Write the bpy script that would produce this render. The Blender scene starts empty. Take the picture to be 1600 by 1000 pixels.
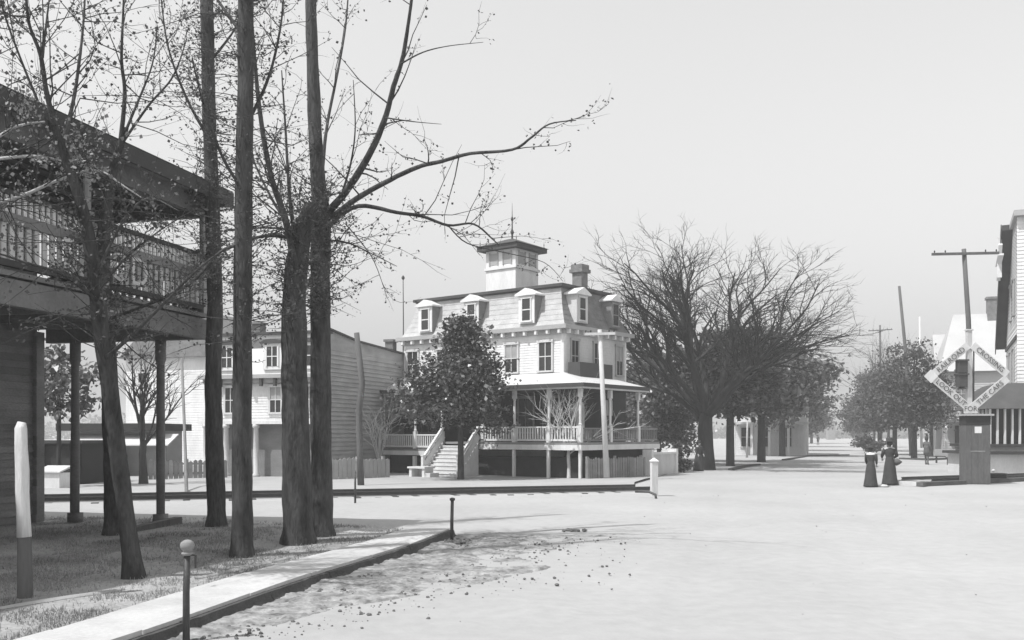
import bpy, math, random
import numpy as np
from mathutils import Vector, Matrix, noise as mnoise

# ------------------------------------------------------------------ camera, sky, sun
S = bpy.context.scene
C = S.collection
CAM_H, FPX, HORIZ = 2.0, 1500.0, 678.0
cam_d = bpy.data.cameras.new('camera')
cam = bpy.data.objects.new('camera', cam_d); C.objects.link(cam)
cam.location = (0, 0, CAM_H); cam.rotation_euler = (math.radians(90), 0, 0)
cam_d.sensor_width = 36.0; cam_d.lens = 36.0 * FPX / 1600.0
cam_d.shift_y = (HORIZ - 500.0) / 1600.0
cam_d.clip_start = 0.1; cam_d.clip_end = 6000
S.camera = cam

SUN_EL = math.radians(58)
sun_h = Vector((-0.85, -0.53, 0)).normalized()
to_sun = Vector((sun_h.x * math.cos(SUN_EL), sun_h.y * math.cos(SUN_EL), math.sin(SUN_EL)))
W = bpy.data.worlds.new('World'); S.world = W; W.use_nodes = True
nt = W.node_tree; nt.nodes.clear()
sky = nt.nodes.new('ShaderNodeTexSky'); sky.sky_type = 'NISHITA'; sky.sun_disc = False
sky.sun_elevation = SUN_EL; sky.sun_rotation = math.atan2(sun_h.x, sun_h.y)
sky.air_density = 3.5; sky.dust_density = 0.5; sky.ozone_density = 1.0
sepc = nt.nodes.new('ShaderNodeSeparateColor')      # old blue-sensitive plate: records green and blue light only
mixc = nt.nodes.new('ShaderNodeMix'); mixc.data_type = 'FLOAT'; mixc.inputs[0].default_value = 0.55
bg = nt.nodes.new('ShaderNodeBackground'); bg.inputs['Strength'].default_value = 0.15
wo = nt.nodes.new('ShaderNodeOutputWorld')
nt.links.new(sky.outputs[0], sepc.inputs[0]); nt.links.new(sepc.outputs[1], mixc.inputs[2]); nt.links.new(sepc.outputs[2], mixc.inputs[3]); nt.links.new(mixc.outputs[0], bg.inputs[0]); nt.links.new(bg.outputs[0], wo.inputs[0])
sun_d = bpy.data.lights.new('sun', 'SUN'); sun_d.energy = 4.0; sun_d.angle = math.radians(0.7); sun_d.color = (1, 1, 1)
sun_o = bpy.data.objects.new('sun', sun_d); C.objects.link(sun_o)
sun_o.rotation_euler = (-to_sun).to_track_quat('-Z', 'Y').to_euler(); sun_o.location = (-20, -12, 40)
S.view_settings.view_transform = 'Standard'; S.view_settings.look = 'None'
S.view_settings.gamma = 1.0; S.view_settings.use_curve_mapping = False
S.view_settings.exposure = 0.25
S.render.engine = 'CYCLES'
S.render.resolution_x = 1024; S.render.resolution_y = 640
try:
    S.cycles.volume_bounces = 1
    S.cycles.max_bounces = 8
except Exception: pass

# ------------------------------------------------------------------ helpers
def G(px, py, z=0.0):                       # ground point of the photograph -> world
    Y = (CAM_H - z) * FPX / (py - HORIZ)
    return Vector(((px - 800.0) / FPX * Y, Y, z))
def PT(px, py, Y):                          # point at a known distance
    return Vector(((px - 800.0) / FPX * Y, Y, CAM_H + (HORIZ - py) * Y / FPX))

MATS = {}
def gray(name, v, rough=0.85, var=0.18, scale=3.0, fine=30.0, bump=0.15, stretch=(1, 1, 1), spec=0.3, trans=0.0, ov=0.05):
    if name in MATS: return MATS[name]
    m = bpy.data.materials.new(name); m.use_nodes = True
    t = m.node_tree; b = t.nodes['Principled BSDF']
    b.inputs['Roughness'].default_value = rough
    b.inputs['Specular IOR Level'].default_value = spec
    geo = t.nodes.new('ShaderNodeNewGeometry')
    mp = t.nodes.new('ShaderNodeMapping'); mp.inputs['Scale'].default_value = stretch
    t.links.new(geo.outputs['Position'], mp.inputs['Vector'])
    n1 = t.nodes.new('ShaderNodeTexNoise'); n1.inputs['Scale'].default_value = scale; n1.inputs['Detail'].default_value = 4
    n2 = t.nodes.new('ShaderNodeTexNoise'); n2.inputs['Scale'].default_value = fine; n2.inputs['Detail'].default_value = 3
    t.links.new(mp.outputs[0], n1.inputs['Vector']); t.links.new(mp.outputs[0], n2.inputs['Vector'])
    mx = t.nodes.new('ShaderNodeMath'); mx.operation = 'ADD'
    mh = t.nodes.new('ShaderNodeMath'); mh.operation = 'MULTIPLY'; mh.inputs[1].default_value = 0.6
    t.links.new(n2.outputs[0], mh.inputs[0]); t.links.new(n1.outputs[0], mx.inputs[0]); t.links.new(mh.outputs[0], mx.inputs[1])
    mr = t.nodes.new('ShaderNodeMapRange')
    mr.inputs['From Min'].default_value = 0.45; mr.inputs['From Max'].default_value = 1.15
    mr.inputs['To Min'].default_value = v * (1 - var); mr.inputs['To Max'].default_value = v * (1 + var)
    t.links.new(mx.outputs[0], mr.inputs['Value'])
    oi = t.nodes.new('ShaderNodeObjectInfo'); mo = t.nodes.new('ShaderNodeMapRange')
    mo.inputs['To Min'].default_value = 1 - ov; mo.inputs['To Max'].default_value = 1 + ov
    t.links.new(oi.outputs['Random'], mo.inputs['Value'])
    mm = t.nodes.new('ShaderNodeMath'); mm.operation = 'MULTIPLY'; t.links.new(mr.outputs[0], mm.inputs[0]); t.links.new(mo.outputs[0], mm.inputs[1])
    cc = t.nodes.new('ShaderNodeCombineColor')
    for i in range(3): t.links.new(mm.outputs[0], cc.inputs[i])
    t.links.new(cc.outputs[0], b.inputs['Base Color'])
    if bump:
        bp = t.nodes.new('ShaderNodeBump'); bp.inputs['Strength'].default_value = bump; bp.inputs['Distance'].default_value = 0.05
        t.links.new(mx.outputs[0], bp.inputs['Height']); t.links.new(bp.outputs[0], b.inputs['Normal'])
    if trans:
        o = t.nodes['Material Output']
        tr = t.nodes.new('ShaderNodeBsdfTranslucent'); ms = t.nodes.new('ShaderNodeMixShader'); ms.inputs[0].default_value = trans
        t.links.new(cc.outputs[0], tr.inputs[0]); t.links.new(b.outputs[0], ms.inputs[1]); t.links.new(tr.outputs[0], ms.inputs[2])
        t.links.new(ms.outputs[0], o.inputs[0])
    MATS[name] = m
    return m
def glass(name='window_glass', v=0.03):
    if name in MATS: return MATS[name]
    m = bpy.data.materials.new(name); m.use_nodes = True
    t = m.node_tree; b = t.nodes['Principled BSDF']
    b.inputs['Base Color'].default_value = (v, v, v, 1); b.inputs['Roughness'].default_value = 0.12
    n = t.nodes.new('ShaderNodeTexNoise'); n.inputs['Scale'].default_value = 2.0
    bp = t.nodes.new('ShaderNodeBump'); bp.inputs['Strength'].default_value = 0.05
    t.links.new(n.outputs[0], bp.inputs['Height']); t.links.new(bp.outputs[0], b.inputs['Normal'])
    MATS[name] = m
    return m

class MB:
    def __init__(s, f=None): s.v = []; s.f = []; s.map = f
    def add(s, vs, fs):
        o = len(s.v)
        s.v.extend([tuple(s.map(*p)) if s.map else tuple(p) for p in vs])
        s.f.extend([tuple(i + o for i in q) for q in fs])
    def box(s, x0, x1, y0, y1, z0, z1):
        s.add([(x0, y0, z0), (x1, y0, z0), (x1, y1, z0), (x0, y1, z0), (x0, y0, z1), (x1, y0, z1), (x1, y1, z1), (x0, y1, z1)],
              [(0, 3, 2, 1), (4, 5, 6, 7), (0, 1, 5, 4), (1, 2, 6, 5), (2, 3, 7, 6), (3, 0, 4, 7)])
        return s
    def bar(s, p, q, w, h, up=(0, 0, 1)):
        p, q = Vector(p), Vector(q); d = (q - p).normalized(); up = Vector(up)
        if abs(d.dot(up)) > 0.98: up = Vector((0, 1, 0))
        a = d.cross(up).normalized() * (w / 2); b = a.cross(d).normalized() * (h / 2)
        vs = [p - a - b, p + a - b, p + a + b, p - a + b, q - a - b, q + a - b, q + a + b, q - a + b]
        s.add(vs, [(0, 3, 2, 1), (4, 5, 6, 7), (0, 1, 5, 4), (1, 2, 6, 5), (2, 3, 7, 6), (3, 0, 4, 7)])
        return s
    def tube(s, pts, rad, n=6, cap=True, rough=0.0, rng=random):
        pts = [Vector(p) for p in pts]; m = len(pts)
        d0 = (pts[1] - pts[0]).normalized()
        ref = Vector((1, 0, 0)) if abs(d0.x) < 0.8 else Vector((0, 1, 0))
        a = d0.cross(ref).normalized(); vs = []; fs = []
        for i, p in enumerate(pts):
            if i == 0: d = d0
            elif i == m - 1: d = (pts[i] - pts[i - 1]).normalized()
            else: d = (pts[i + 1] - pts[i - 1]).normalized()
            a = (a - d * a.dot(d))
            a = a.normalized() if a.length > 1e-6 else d.orthogonal().normalized()
            b = d.cross(a); r = rad[i]
            for k in range(n):
                t = 2 * math.pi * k / n; rr = r * (1 + rough * rng.uniform(-1, 1)) if rough else r
                vs.append(p + (a * math.cos(t) + b * math.sin(t)) * rr)
        for i in range(m - 1):
            for k in range(n):
                fs.append((i * n + k, i * n + (k + 1) % n, (i + 1) * n + (k + 1) % n, (i + 1) * n + k))
        if cap:
            fs.append(tuple(range(n - 1, -1, -1))); fs.append(tuple((m - 1) * n + k for k in range(n)))
        s.add(vs, fs)
        return s
    def lathe(s, prof, c=(0, 0), n=12, sx=1.0, sy=1.0):
        vs = []; fs = []
        for r, z in prof:
            for k in range(n):
                t = 2 * math.pi * k / n
                vs.append((c[0] + r * sx * math.cos(t), c[1] + r * sy * math.sin(t), z))
        m = len(prof)
        for i in range(m - 1):
            for k in range(n): fs.append((i * n + k, i * n + (k + 1) % n, (i + 1) * n + (k + 1) % n, (i + 1) * n + k))
        fs.append(tuple(range(n - 1, -1, -1))); fs.append(tuple((m - 1) * n + k for k in range(n)))
        s.add(vs, fs)
        return s
    def clap(s, a0, a1, z0, z1, e=0.13, t=0.02):      # in (a, n, z): lapped boards
        z = z0
        while z < z1 - 0.01:
            zt = min(z + e, z1)
            s.add([(a0, t, z), (a1, t, z), (a1, 0.003, zt), (a0, 0.003, zt), (a0, 0, z), (a1, 0, z)], [(0, 1, 2, 3), (4, 5, 1, 0)])
            z += e
        return s
    def build(s, name, mat, parent=None, smooth=False):
        me = bpy.data.meshes.new(name); me.from_pydata(s.v, [], s.f)
        me.materials.append(mat)
        if smooth: me.polygons.foreach_set('use_smooth', [True] * len(me.polygons))
        me.update()
        o = bpy.data.objects.new(name, me); C.objects.link(o)
        if parent: o.parent = parent
        return o
def quads(name, V, mat, parent=None):                 # V: (N,4,3) numpy
    N = len(V); me = bpy.data.meshes.new(name)
    me.vertices.add(N * 4); me.vertices.foreach_set('co', V.reshape(-1).astype(np.float32))
    me.loops.add(N * 4); me.loops.foreach_set('vertex_index', np.arange(N * 4, dtype=np.int32))
    me.polygons.add(N); me.polygons.foreach_set('loop_start', np.arange(0, N * 4, 4, dtype=np.int32))
    me.update(calc_edges=True); me.materials.append(mat)
    o = bpy.data.objects.new(name, me); C.objects.link(o)
    if parent: o.parent = parent
    return o
def tag(o, label=None, cat=None, group=None, kind=None):
    if label: o['label'] = label
    if cat: o['category'] = cat
    if group: o['group'] = group
    if kind: o['kind'] = kind
    return o
def thing(name, label, cat, loc=(0, 0, 0), rz=0.0, group=None):
    o = bpy.data.objects.new(name, None); C.objects.link(o); o.location = loc; o.rotation_euler = (0, 0, rz)
    o.empty_display_size = 0.3
    return tag(o, label, cat, group)
def inst(src, loc, parent=None, rz=0.0, sc=None):
    c = src.copy(); C.objects.link(c); c.location = loc; c.rotation_euler = (0, 0, rz); c.parent = parent
    if sc: c.scale = sc
    return c
FRONT = lambda y: (lambda a, n, z: (a, y - n, z))     # wall facing local -Y
RIGHT = lambda x: (lambda a, n, z: (x + n, a, z))     # wall facing local +X
LEFTF = lambda x: (lambda a, n, z: (x - n, a, z))     # wall facing local -X
BACK = lambda y: (lambda a, n, z: (a, y + n, z))
RW = random.Random(17)
def window(parent, face, a, z0, w, h, frame, nx=2, nz=2, arch=False, pane=None, fw=0.09, sill=True, proud=0.06):
    m = MB(face)
    m.box(a - w / 2 - fw, a - w / 2, 0, proud, z0, z0 + h); m.box(a + w / 2, a + w / 2 + fw, 0, proud, z0, z0 + h)
    m.box(a - w / 2 - fw * 1.3, a + w / 2 + fw * 1.3, 0, proud + 0.03, z0 + h, z0 + h + fw * 1.4)
    for i in range(1, nx): x = a - w / 2 + w * i / nx; m.box(x - 0.018, x + 0.018, 0.024, 0.05, z0, z0 + h)
    for i in range(1, nz): z = z0 + h * i / nz; m.box(a - w / 2, a + w / 2, 0.025, 0.052, z - 0.022, z + 0.022)
    if arch:
        vs = []; n = 10
        for k in range(n + 1):
            t = math.pi * k / n
            for r in (w / 2 + fw * 0.2, w / 2 + fw * 1.5):
                for d in (0, proud + 0.05): vs.append((a + r * math.cos(t), d, z0 + h + fw * 1.42 + 0.25 * r * math.sin(t)))
        fs = []
        for k in range(n):
            o = k * 4
            for i, j in ((0, 1), (1, 3), (3, 2), (2, 0)): fs.append((o + i, o + j, o + 4 + j, o + 4 + i))
        m.add(vs, fs)
    o = m.build('window', frame, parent); blind = nz == 2 and not pane and RW.random() < .35
    for i in range(nx):
        for k in range(nz):
            x0 = a - w / 2 + w * i / nx + 0.002; z = z0 + h * k / nz + 0.002
            MB(face).box(x0, x0 + w / nx - 0.004, 0.012, 0.022, z, z + h / nz - 0.004).build('pane', (M_blind if k == nz - 1 and blind else pane) or glass(), o)
    if sill: MB(face).box(a - w / 2 - fw * 1.4, a + w / 2 + fw * 1.4, 0, proud + 0.06, z0 - 0.08, z0 - 0.001).build('sill', frame, o)
    return o

# ------------------------------------------------------------------ materials
M_sand = gray('pale_sand', 0.34, 0.95, 0.14, 0.22, 4.0, 0.6)
M_sand2 = gray('trodden_sand', 0.345, 0.95, 0.12, 0.8, 12.0, 0.25)
M_earth = gray('churned_earth', 0.24, 0.95, 0.75, 4.5, 16.0, 0.8)
M_clod = gray('earth_clod', 0.13, 0.95, 0.3, 9.0, 40.0, 0.5)
M_lawn = gray('lawn_soil', 0.29, 0.95, 0.65, 0.55, 18.0, 0.6)
M_grass = gray('grass_blade', 0.25, 0.8, 0.7, 0.55, 20.0, 0.0, trans=0.25)
M_slab = gray('paving_slab', 0.47, 0.9, 0.2, 1.8, 22.0, 0.2)
M_kerb = gray('kerb_earth', 0.07, 0.95, 0.4, 4.0, 25.0, 0.6)
M_bark = gray('bark', 0.06, 0.95, 0.75, 6.0, 30.0, 1.0, (1, 1, 0.25), ov=0.15)
M_bark2 = gray('far_bark', 0.05, 0.95, 0.35, 3.0, 12.0, 0.7, (1, 1, 0.3))
M_elm = gray('elm_bark', 0.035, 0.95, 0.4, 3.0, 12.0, 0.7, (1, 1, 0.3))
M_palebark = gray('pale_bark', 0.42, 0.9, 0.3, 5.0, 22.0, 0.4)
M_leaf = gray('spring_leaf', 0.085, 0.6, 0.7, 1.2, 9.0, 0.0, trans=0.25)
M_paleleaf = gray('pale_new_leaf', 0.26, 0.6, 0.4, 1.2, 9.0, 0.0, trans=0.2)
M_gloss = gray('glossy_leaf', 0.075, 0.36, 0.95, 4.0, 14.0, 0.0, spec=0.65, trans=0.1)
M_leaf2 = gray('street_leaf', 0.12, 0.38, 0.9, 1.2, 5.0, 0.0, spec=0.5, trans=0.2)
M_white = gray('white_paint', 0.64, 0.7, 0.17, 1.6, 14.0, 0.1, (1, 1, .3))
M_off = gray('off_white_paint_and_shade', 0.52, 0.75, 0.2, 1.2, 15.0, 0.12, (1, 1, .4))
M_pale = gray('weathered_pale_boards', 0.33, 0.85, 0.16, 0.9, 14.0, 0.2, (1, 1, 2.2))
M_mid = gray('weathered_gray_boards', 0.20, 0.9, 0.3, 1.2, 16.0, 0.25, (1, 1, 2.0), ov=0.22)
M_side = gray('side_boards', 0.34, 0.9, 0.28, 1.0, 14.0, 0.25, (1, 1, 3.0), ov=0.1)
M_darkw = gray('dark_boards_and_shade', 0.038, 0.9, 0.25, 1.2, 18.0, 0.25)
M_galw = gray('gallery_timber', 0.17, 0.9, 0.35, 1.6, 18.0, 0.3, ov=0.15)
M_limew = gray('limewashed_timber', 0.58, 0.95, 0.28, 5.0, 30.0, 0.5, (1, 1, 0.15))
M_trim = gray('dark_trim', 0.055, 0.7, 0.2, 2.0, 20.0, 0.1)
M_shing = gray('slate_shingle_and_shade', 0.17, 0.8, 0.35, 2.2, 18.0, 0.4)
M_hshing = gray('hotel_shingle_lit', 0.40, 0.8, 0.25, 2.2, 18.0, 0.4)
M_roofd = gray('dark_roof', 0.06, 0.85, 0.3, 1.5, 18.0, 0.3)
M_tin = gray('tin_roof', 0.5, 0.55, 0.12, 1.5, 15.0, 0.1)
M_brick = gray('chimney_brick', 0.16, 0.9, 0.35, 4.0, 20.0, 0.4)
M_void = gray('void_shade_and_panel', 0.03, 0.95, 0.3, 2.0, 10.0, 0.2)
M_iron = gray('iron_pipe', 0.045, 0.55, 0.3, 8.0, 40.0, 0.2, spec=0.5)
M_rail = gray('steel_rail', 0.05, 0.5, 0.3, 6.0, 40.0, 0.2, spec=0.5)
M_tie = gray('tie_timber', 0.09, 0.95, 0.4, 3.0, 25.0, 0.4)
M_pole = gray('pole_timber', 0.10, 0.95, 0.3, 4.0, 30.0, 0.4, (1, 1, 0.2))
M_palepole = gray('pale_pole_timber', 0.50, 0.95, 0.2, 4.0, 30.0, 0.3, (1, 1, 0.2))
M_curtain = gray('curtain', 0.75, 0.9, 0.08, 4.0, 20.0, 0.1)
M_blind = gray('window_blind', 0.3, 0.8, 0.15, 4.0, 20.0, 0.1)
M_letter = gray('worn_lettering', 0.10, 0.8, 0.95, 7, 30, 0.0)
M_signb = gray('worn_sign_board', 0.52, 0.85, 0.2, 2.5, 16, 0.2)
M_cloth = gray('dark_cloth', 0.045, 0.9, 0.25, 8.0, 50.0, 0.2)
M_cloth2 = gray('gray_cloth', 0.10, 0.9, 0.25, 8.0, 50.0, 0.2)
M_linen = gray('white_linen', 0.75, 0.9, 0.06, 8.0, 50.0, 0.1)
M_skin = gray('skin', 0.42, 0.6, 0.08, 10.0, 60.0, 0.0)
M_hair = gray('dark_hair', 0.04, 0.6, 0.2, 20.0, 90.0, 0.2)
M_booth = gray('booth_boards', 0.10, 0.85, 0.3, 2.0, 16.0, 0.3, (1, 1, 0.4))
M_stone = gray('pale_stone', 0.5, 0.9, 0.15, 5.0, 40.0, 0.3)
M_far = gray('far_pale_house', 0.42, 0.85, 0.10, 0.6, 8.0, 0.1)

# ------------------------------------------------------------------ the ground
def nz(x, y, s, o=0.0): return mnoise.noise(Vector((x * s + o, y * s - o, o)))
def axis(parts):
    out = []
    for a, b, st in parts:
        n = max(1, int(round((b - a) / st)))
        out += [a + (b - a) * i / n for i in range(n)]
    return out + [parts[-1][1]]
SW_D = 0.244                                            # near kerb: x gained per metre of depth
def kerb_x(y): return -1.19 + SW_D * (y - 18.3) + 0.05 * math.sin(y * 0.9)
xs = axis([(-2600, -300, 400), (-300, -60, 40), (-60, -12, 3), (-12, 26, 0.25), (26, 70, 2), (70, 300, 30), (300, 2600, 400)])
ys = axis([(-300, -20, 60), (-20, 6, 2), (6, 34, 0.22), (34, 60, 1.0), (60, 200, 10), (200, 3200, 300)])
vs = []
for y in ys:
    for x in xs:
        z = 0.0
        if -14 < x < 28 and 4 < y < 46:
            fade = min(1, max(0, (x - kerb_x(y) - 0.1) / 0.6)) if y < 19 else 1
            z = (0.018 * nz(x, y, 0.5) + 0.010 * nz(x, y, 1.7, 7)) * fade
            # wheel ruts running up the avenue
            for off, dep in ((3.6, 0.04), (5.0, 0.045), (7.3, 0.035), (8.7, 0.04), (10.9, .03), (12.3, .03)):
                q = x - (kerb_x(y) + off + 0.25 * nz(0, y, 0.15, off))
                if abs(q) < 0.3: z -= dep * math.cos(q / 0.3 * math.pi / 2) * (0.6 + 0.4 * nz(x, y, 0.4, 3))
            if z > 0.03: z = 0.03
        vs.append((x, y, z))
nx = len(xs)
fs = [(j * nx + i, j * nx + i + 1, (j + 1) * nx + i + 1, (j + 1) * nx + i) for j in range(len(ys) - 1) for i in range(nx - 1)]
m = MB(); m.v = vs; m.f = fs
tag(m.build('ground', M_sand, smooth=True), kind='structure')

# lawn of the near corner (raised to the level of the walk)
LZ = 0.15
far_edge = [(-40, 24.0), (-14, 22.6), (-10.8, 21.9), (-7.0, 21.2), (-5.0, 20.4), (-3.2, 19.4), (-1.72, 18.55)]
def lawn_far(x):
    for (x0, y0), (x1, y1) in zip(far_edge, far_edge[1:]):
        if x0 <= x <= x1: return y0 + (y1 - y0) * (x - x0) / (x1 - x0)
    return 18.0
def lawn_z(x, y): return LZ + 0.025 * nz(x, y, 0.8, 3) + 0.02 * nz(x, y, 0.25, 9)
m = MB(); rows = []
for j in range(0, 90):
    t = j / 89.0; row = []
    for i in range(0, 90):
        s_ = i / 89.0
        yy = 3.0 + t * (19.6)
        xr = kerb_x(yy) - 0.915
        x = xr - (s_ ** 1.6) * 30.0
        yf = lawn_far(max(-40, min(-1.73, x)))
        yy2 = 3.0 + t * (yf - 3.0)
        x = kerb_x(yy2) - 0.915 - (s_ ** 1.6) * 30.0
        z = lawn_z(x, yy2)
        if j >= 88: z = LZ - 0.05 if j == 88 else -0.05
        row.append((x, yy2 + (0.12 * nz(x, 0, 1.5, 2) if j > 80 else 0), z))
    rows.append(row)
for r in rows: m.v.extend(r)
for j in range(89):
    for i in range(89): m.f.append((j * 90 + i, j * 90 + i + 1, (j + 1) * 90 + i + 1, (j + 1) * 90 + i))
tag(m.build('lawn', M_lawn, smooth=True), kind='structure')
# grass blades
rg = np.random.default_rng(5)
pts = []
while len(pts) < 70000:
    u, v = rg.random(), rg.random()
    y = 7.0 + 15.2 * (u ** 1.0); x = kerb_x(y) - 0.90 - v * (5.0 + 4.5 * (y - 7) / 9)
    if y > lawn_far(max(-40, min(-1.73, x))) - 0.02: continue
    if nz(x, y, 0.9, 11) + 0.4 * nz(x, y, 3.1, 5) < -0.02 and rg.random() < 0.88: continue
    pts.append((x, y, lawn_z(x, y) - 0.008))
P = np.array(pts); N = len(P)
ang = rg.random(N) * 6.283; hgt = 0.022 + 0.04 * rg.random(N) ** 2; wd = 0.004 + 0.004 * rg.random(N)
d = np.stack([np.cos(ang), np.sin(ang), np.zeros(N)], 1); ln = np.stack([np.cos(ang * 3.1), np.sin(ang * 3.1), np.zeros(N)], 1) * (hgt * rg.random(N) * 0.9)[:, None]
up = np.array([0, 0, 1.0])[None]
V = np.stack([P - d * wd[:, None], P + d * wd[:, None], P + ln + up * hgt[:, None] + d * wd[:, None] * .25, P + ln + up * hgt[:, None] - d * wd[:, None] * .25], 1)
tag(quads('grass', V, M_grass), 'short dark grass and weeds growing over the corner lawn', 'grass', kind='stuff')

# two pale worn strips across the lawn
for (x0_, y0_, x1_, y1_) in ((-40, 962, 195, 921), (305, 905, 455, 872)):
    m = MB(); a, b = G(x0_, y0_, LZ), G(x1_, y1_, LZ); n = 40; d = (b - a); sd = Vector((-d.y, d.x, 0)).normalized()
    for i in range(n + 1):
        p = a + d * (i / n); w = (.05 + .03 * nz(i * .2, 0, 1.0, x0_)) * math.sin(math.pi * (i + .3) / (n + .6)) ** .5
        for sg_, dz in ((-1, .004), (-.3, .03), (.4, .028), (1, .004)):
            q = p + sd * w * sg_; m.v.append((q.x, q.y, lawn_z(q.x, q.y) + dz))
    for i in range(n):
        for k in range(3): m.f.append((i * 4 + k, i * 4 + k + 1, i * 4 + 5 + k, i * 4 + 4 + k))
    tag(m.build('worn_path', M_sand2, smooth=True), kind='structure')
# front walk of slabs with its kerb
m = MB()
for i in range(60):
    y0 = 2.0 + i * 0.28; y1 = y0 + 0.28
    if y1 > 18.75: break
    a, b = kerb_x(y0), kerb_x(y1)
    m.add([(a - 0.9, y0, 0.10), (a - 0.06, y0, 0.10), (b - 0.06, y1, 0.10), (b - 0.9, y1, 0.10)], [(0, 1, 2, 3)])
walk = tag(m.build('sidewalk', M_kerb), kind='structure')
rs = random.Random(3)
y = 2.2
while y < 18.3:
    L = min(rs.uniform(1.5, 2.2), 18.55 - y); m = MB(); n = 8
    dz = rs.uniform(-0.006, 0.006); tl = rs.uniform(-0.008, 0.008)
    for k in range(n + 1):
        yy = y + 0.012 + (L - 0.024) * k / n; a = kerb_x(yy)
        jg = 0.012 * nz(yy, 1, 4.0)
        for xo in (-0.90 + jg, -0.03 + jg * 0.7):
            m.v.append((a + xo, yy, LZ + 0.018 + dz + tl * (k / n - .5) * 2)); m.v.append((a + xo, yy, LZ - 0.06))
    for k in range(n):
        o = k * 4
        m.f += [(o, o + 2, o + 6, o + 4), (o, o + 4, o + 5, o + 1), (o + 2, o + 3, o + 7, o + 6)]
    m.f += [(0, 1, 3, 2), (n * 4, n * 4 + 2, n * 4 + 3, n * 4 + 1)]
    m.build('slab', M_slab, walk); y += L
# kerb: a dark uneven edge of timber and packed earth, piece by piece
kerb = thing('kerb', None, None); kerb['kind'] = 'structure'
y = 2.0
while y < 18.5:
    L = min(rs.uniform(1.1, 1.9), 18.62 - y); m = MB(); n = 12; top = LZ - 0.012 + rs.uniform(-0.02, 0.01)
    for k in range(n + 1):
        yy = y + 0.01 + (L - 0.02) * k / n; a = kerb_x(yy)
        w = 0.03 + 0.02 * nz(yy, 3, 3.0); f_ = 0.06 + 0.06 * abs(nz(yy, 8, 1.5)); 
        for x_, z_ in ((-0.028, top), (w, top - 0.005 + 0.012 * nz(yy, 4, 5)), (w + 0.02, top * 0.45), (w + 0.02 + f_, -0.03), (-0.028, -0.05)):
            m.v.append((a + x_, yy, z_))
    for k in range(n):
        o = k * 5
        for q in range(5): m.f.append((o + q, o + (q + 1) % 5, o + 5 + (q + 1) % 5, o + 5 + q))
    m.f += [(0, 1, 2, 3, 4), tuple(n * 5 + q for q in (4, 3, 2, 1, 0))]
    m.build('kerb_piece', M_kerb, kerb); y += L
# churned earth beside the kerb: lumpy sheet sinking into the sand at its rim
m = MB(); NX, NY = 110, 190
for j in range(NY + 1):
    y = 7.5 + 11.9 * j / NY
    wmax = 0.5 + 2.3 * max(0, min(1, (y - 9.5) / 4)) * (0.8 + 0.5 * nz(y, 0, 0.6, 4))
    for i in range(NX + 1):
        s_ = i / NX; x = kerb_x(y) + 0.02 + 4.6 * s_
        q = (x - kerb_x(y)) / max(0.1, wmax)
        ht = 0.035 * (1 - q) + 0.05 * nz(x, y, 1.6, 1) + 0.03 * max(0, nz(x, y, 6, 2)) + 0.018 * nz(x, y, 14, 3) - (0.05 if q > 1 else 0) - max(0, 0.08 * (y - 18.7))
        m.v.append((x, y, max(-0.1, min(0.10, ht))))
for j in range(NY):
    for i in range(NX): m.f.append((j * (NX + 1) + i, j * (NX + 1) + i + 1, (j + 1) * (NX + 1) + i + 1, (j + 1) * (NX + 1) + i))
tag(m.build('loose_earth', M_earth, smooth=True), kind='structure')
rc = random.Random(8); m = MB()
def clod(m, x, y, r, rng, z=0.0):
    n, k = 6, 4; vs = []; fs = []
    for a in range(k + 1):
        ph = math.pi * a / k
        for b in range(n):
            th = 6.283 * b / n; rr = r * rng.uniform(0.7, 1.25)
            vs.append((x + rr * math.sin(ph) * math.cos(th), y + rr * math.sin(ph) * math.sin(th), z + r * 0.35 + rr * 0.65 * math.cos(ph)))
    for a in range(k):
        for b in range(n): fs.append((a * n + b, a * n + (b + 1) % n, (a + 1) * n + (b + 1) % n, (a + 1) * n + b))
    m.add(vs, fs)
for i in range(1500):
    y = rc.uniform(8.5, 18.6); x = kerb_x(y) + 0.1 + abs(rc.gauss(0, 1)) * (0.45 + 1.0 * max(0, min(1, (y - 9) / 4)))
    clod(m, x, y, 0.006 + 0.022 * rc.random() ** 3, rc, 0.0)
for i in range(110):
    y = rc.uniform(8, 32); x = rc.uniform(-1, 14)
    clod(m, x, y, 0.006 + 0.012 * rc.random() ** 3, rc, -0.004)
tag(m.build('earth_clods', M_clod), 'loose dark clods and pebbles strewn along the kerb', 'clods', kind='stuff')
m = MB(); p = G(897, 830)
for i in range(14): clod(m, p.x + rc.gauss(0, 0.12), p.y + rc.gauss(0, 0.05), rc.uniform(0.03, 0.06), rc)
tag(m.build('dirt_clump', M_clod), 'small dark clump lying alone on the open sandy road', 'clump')

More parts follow.
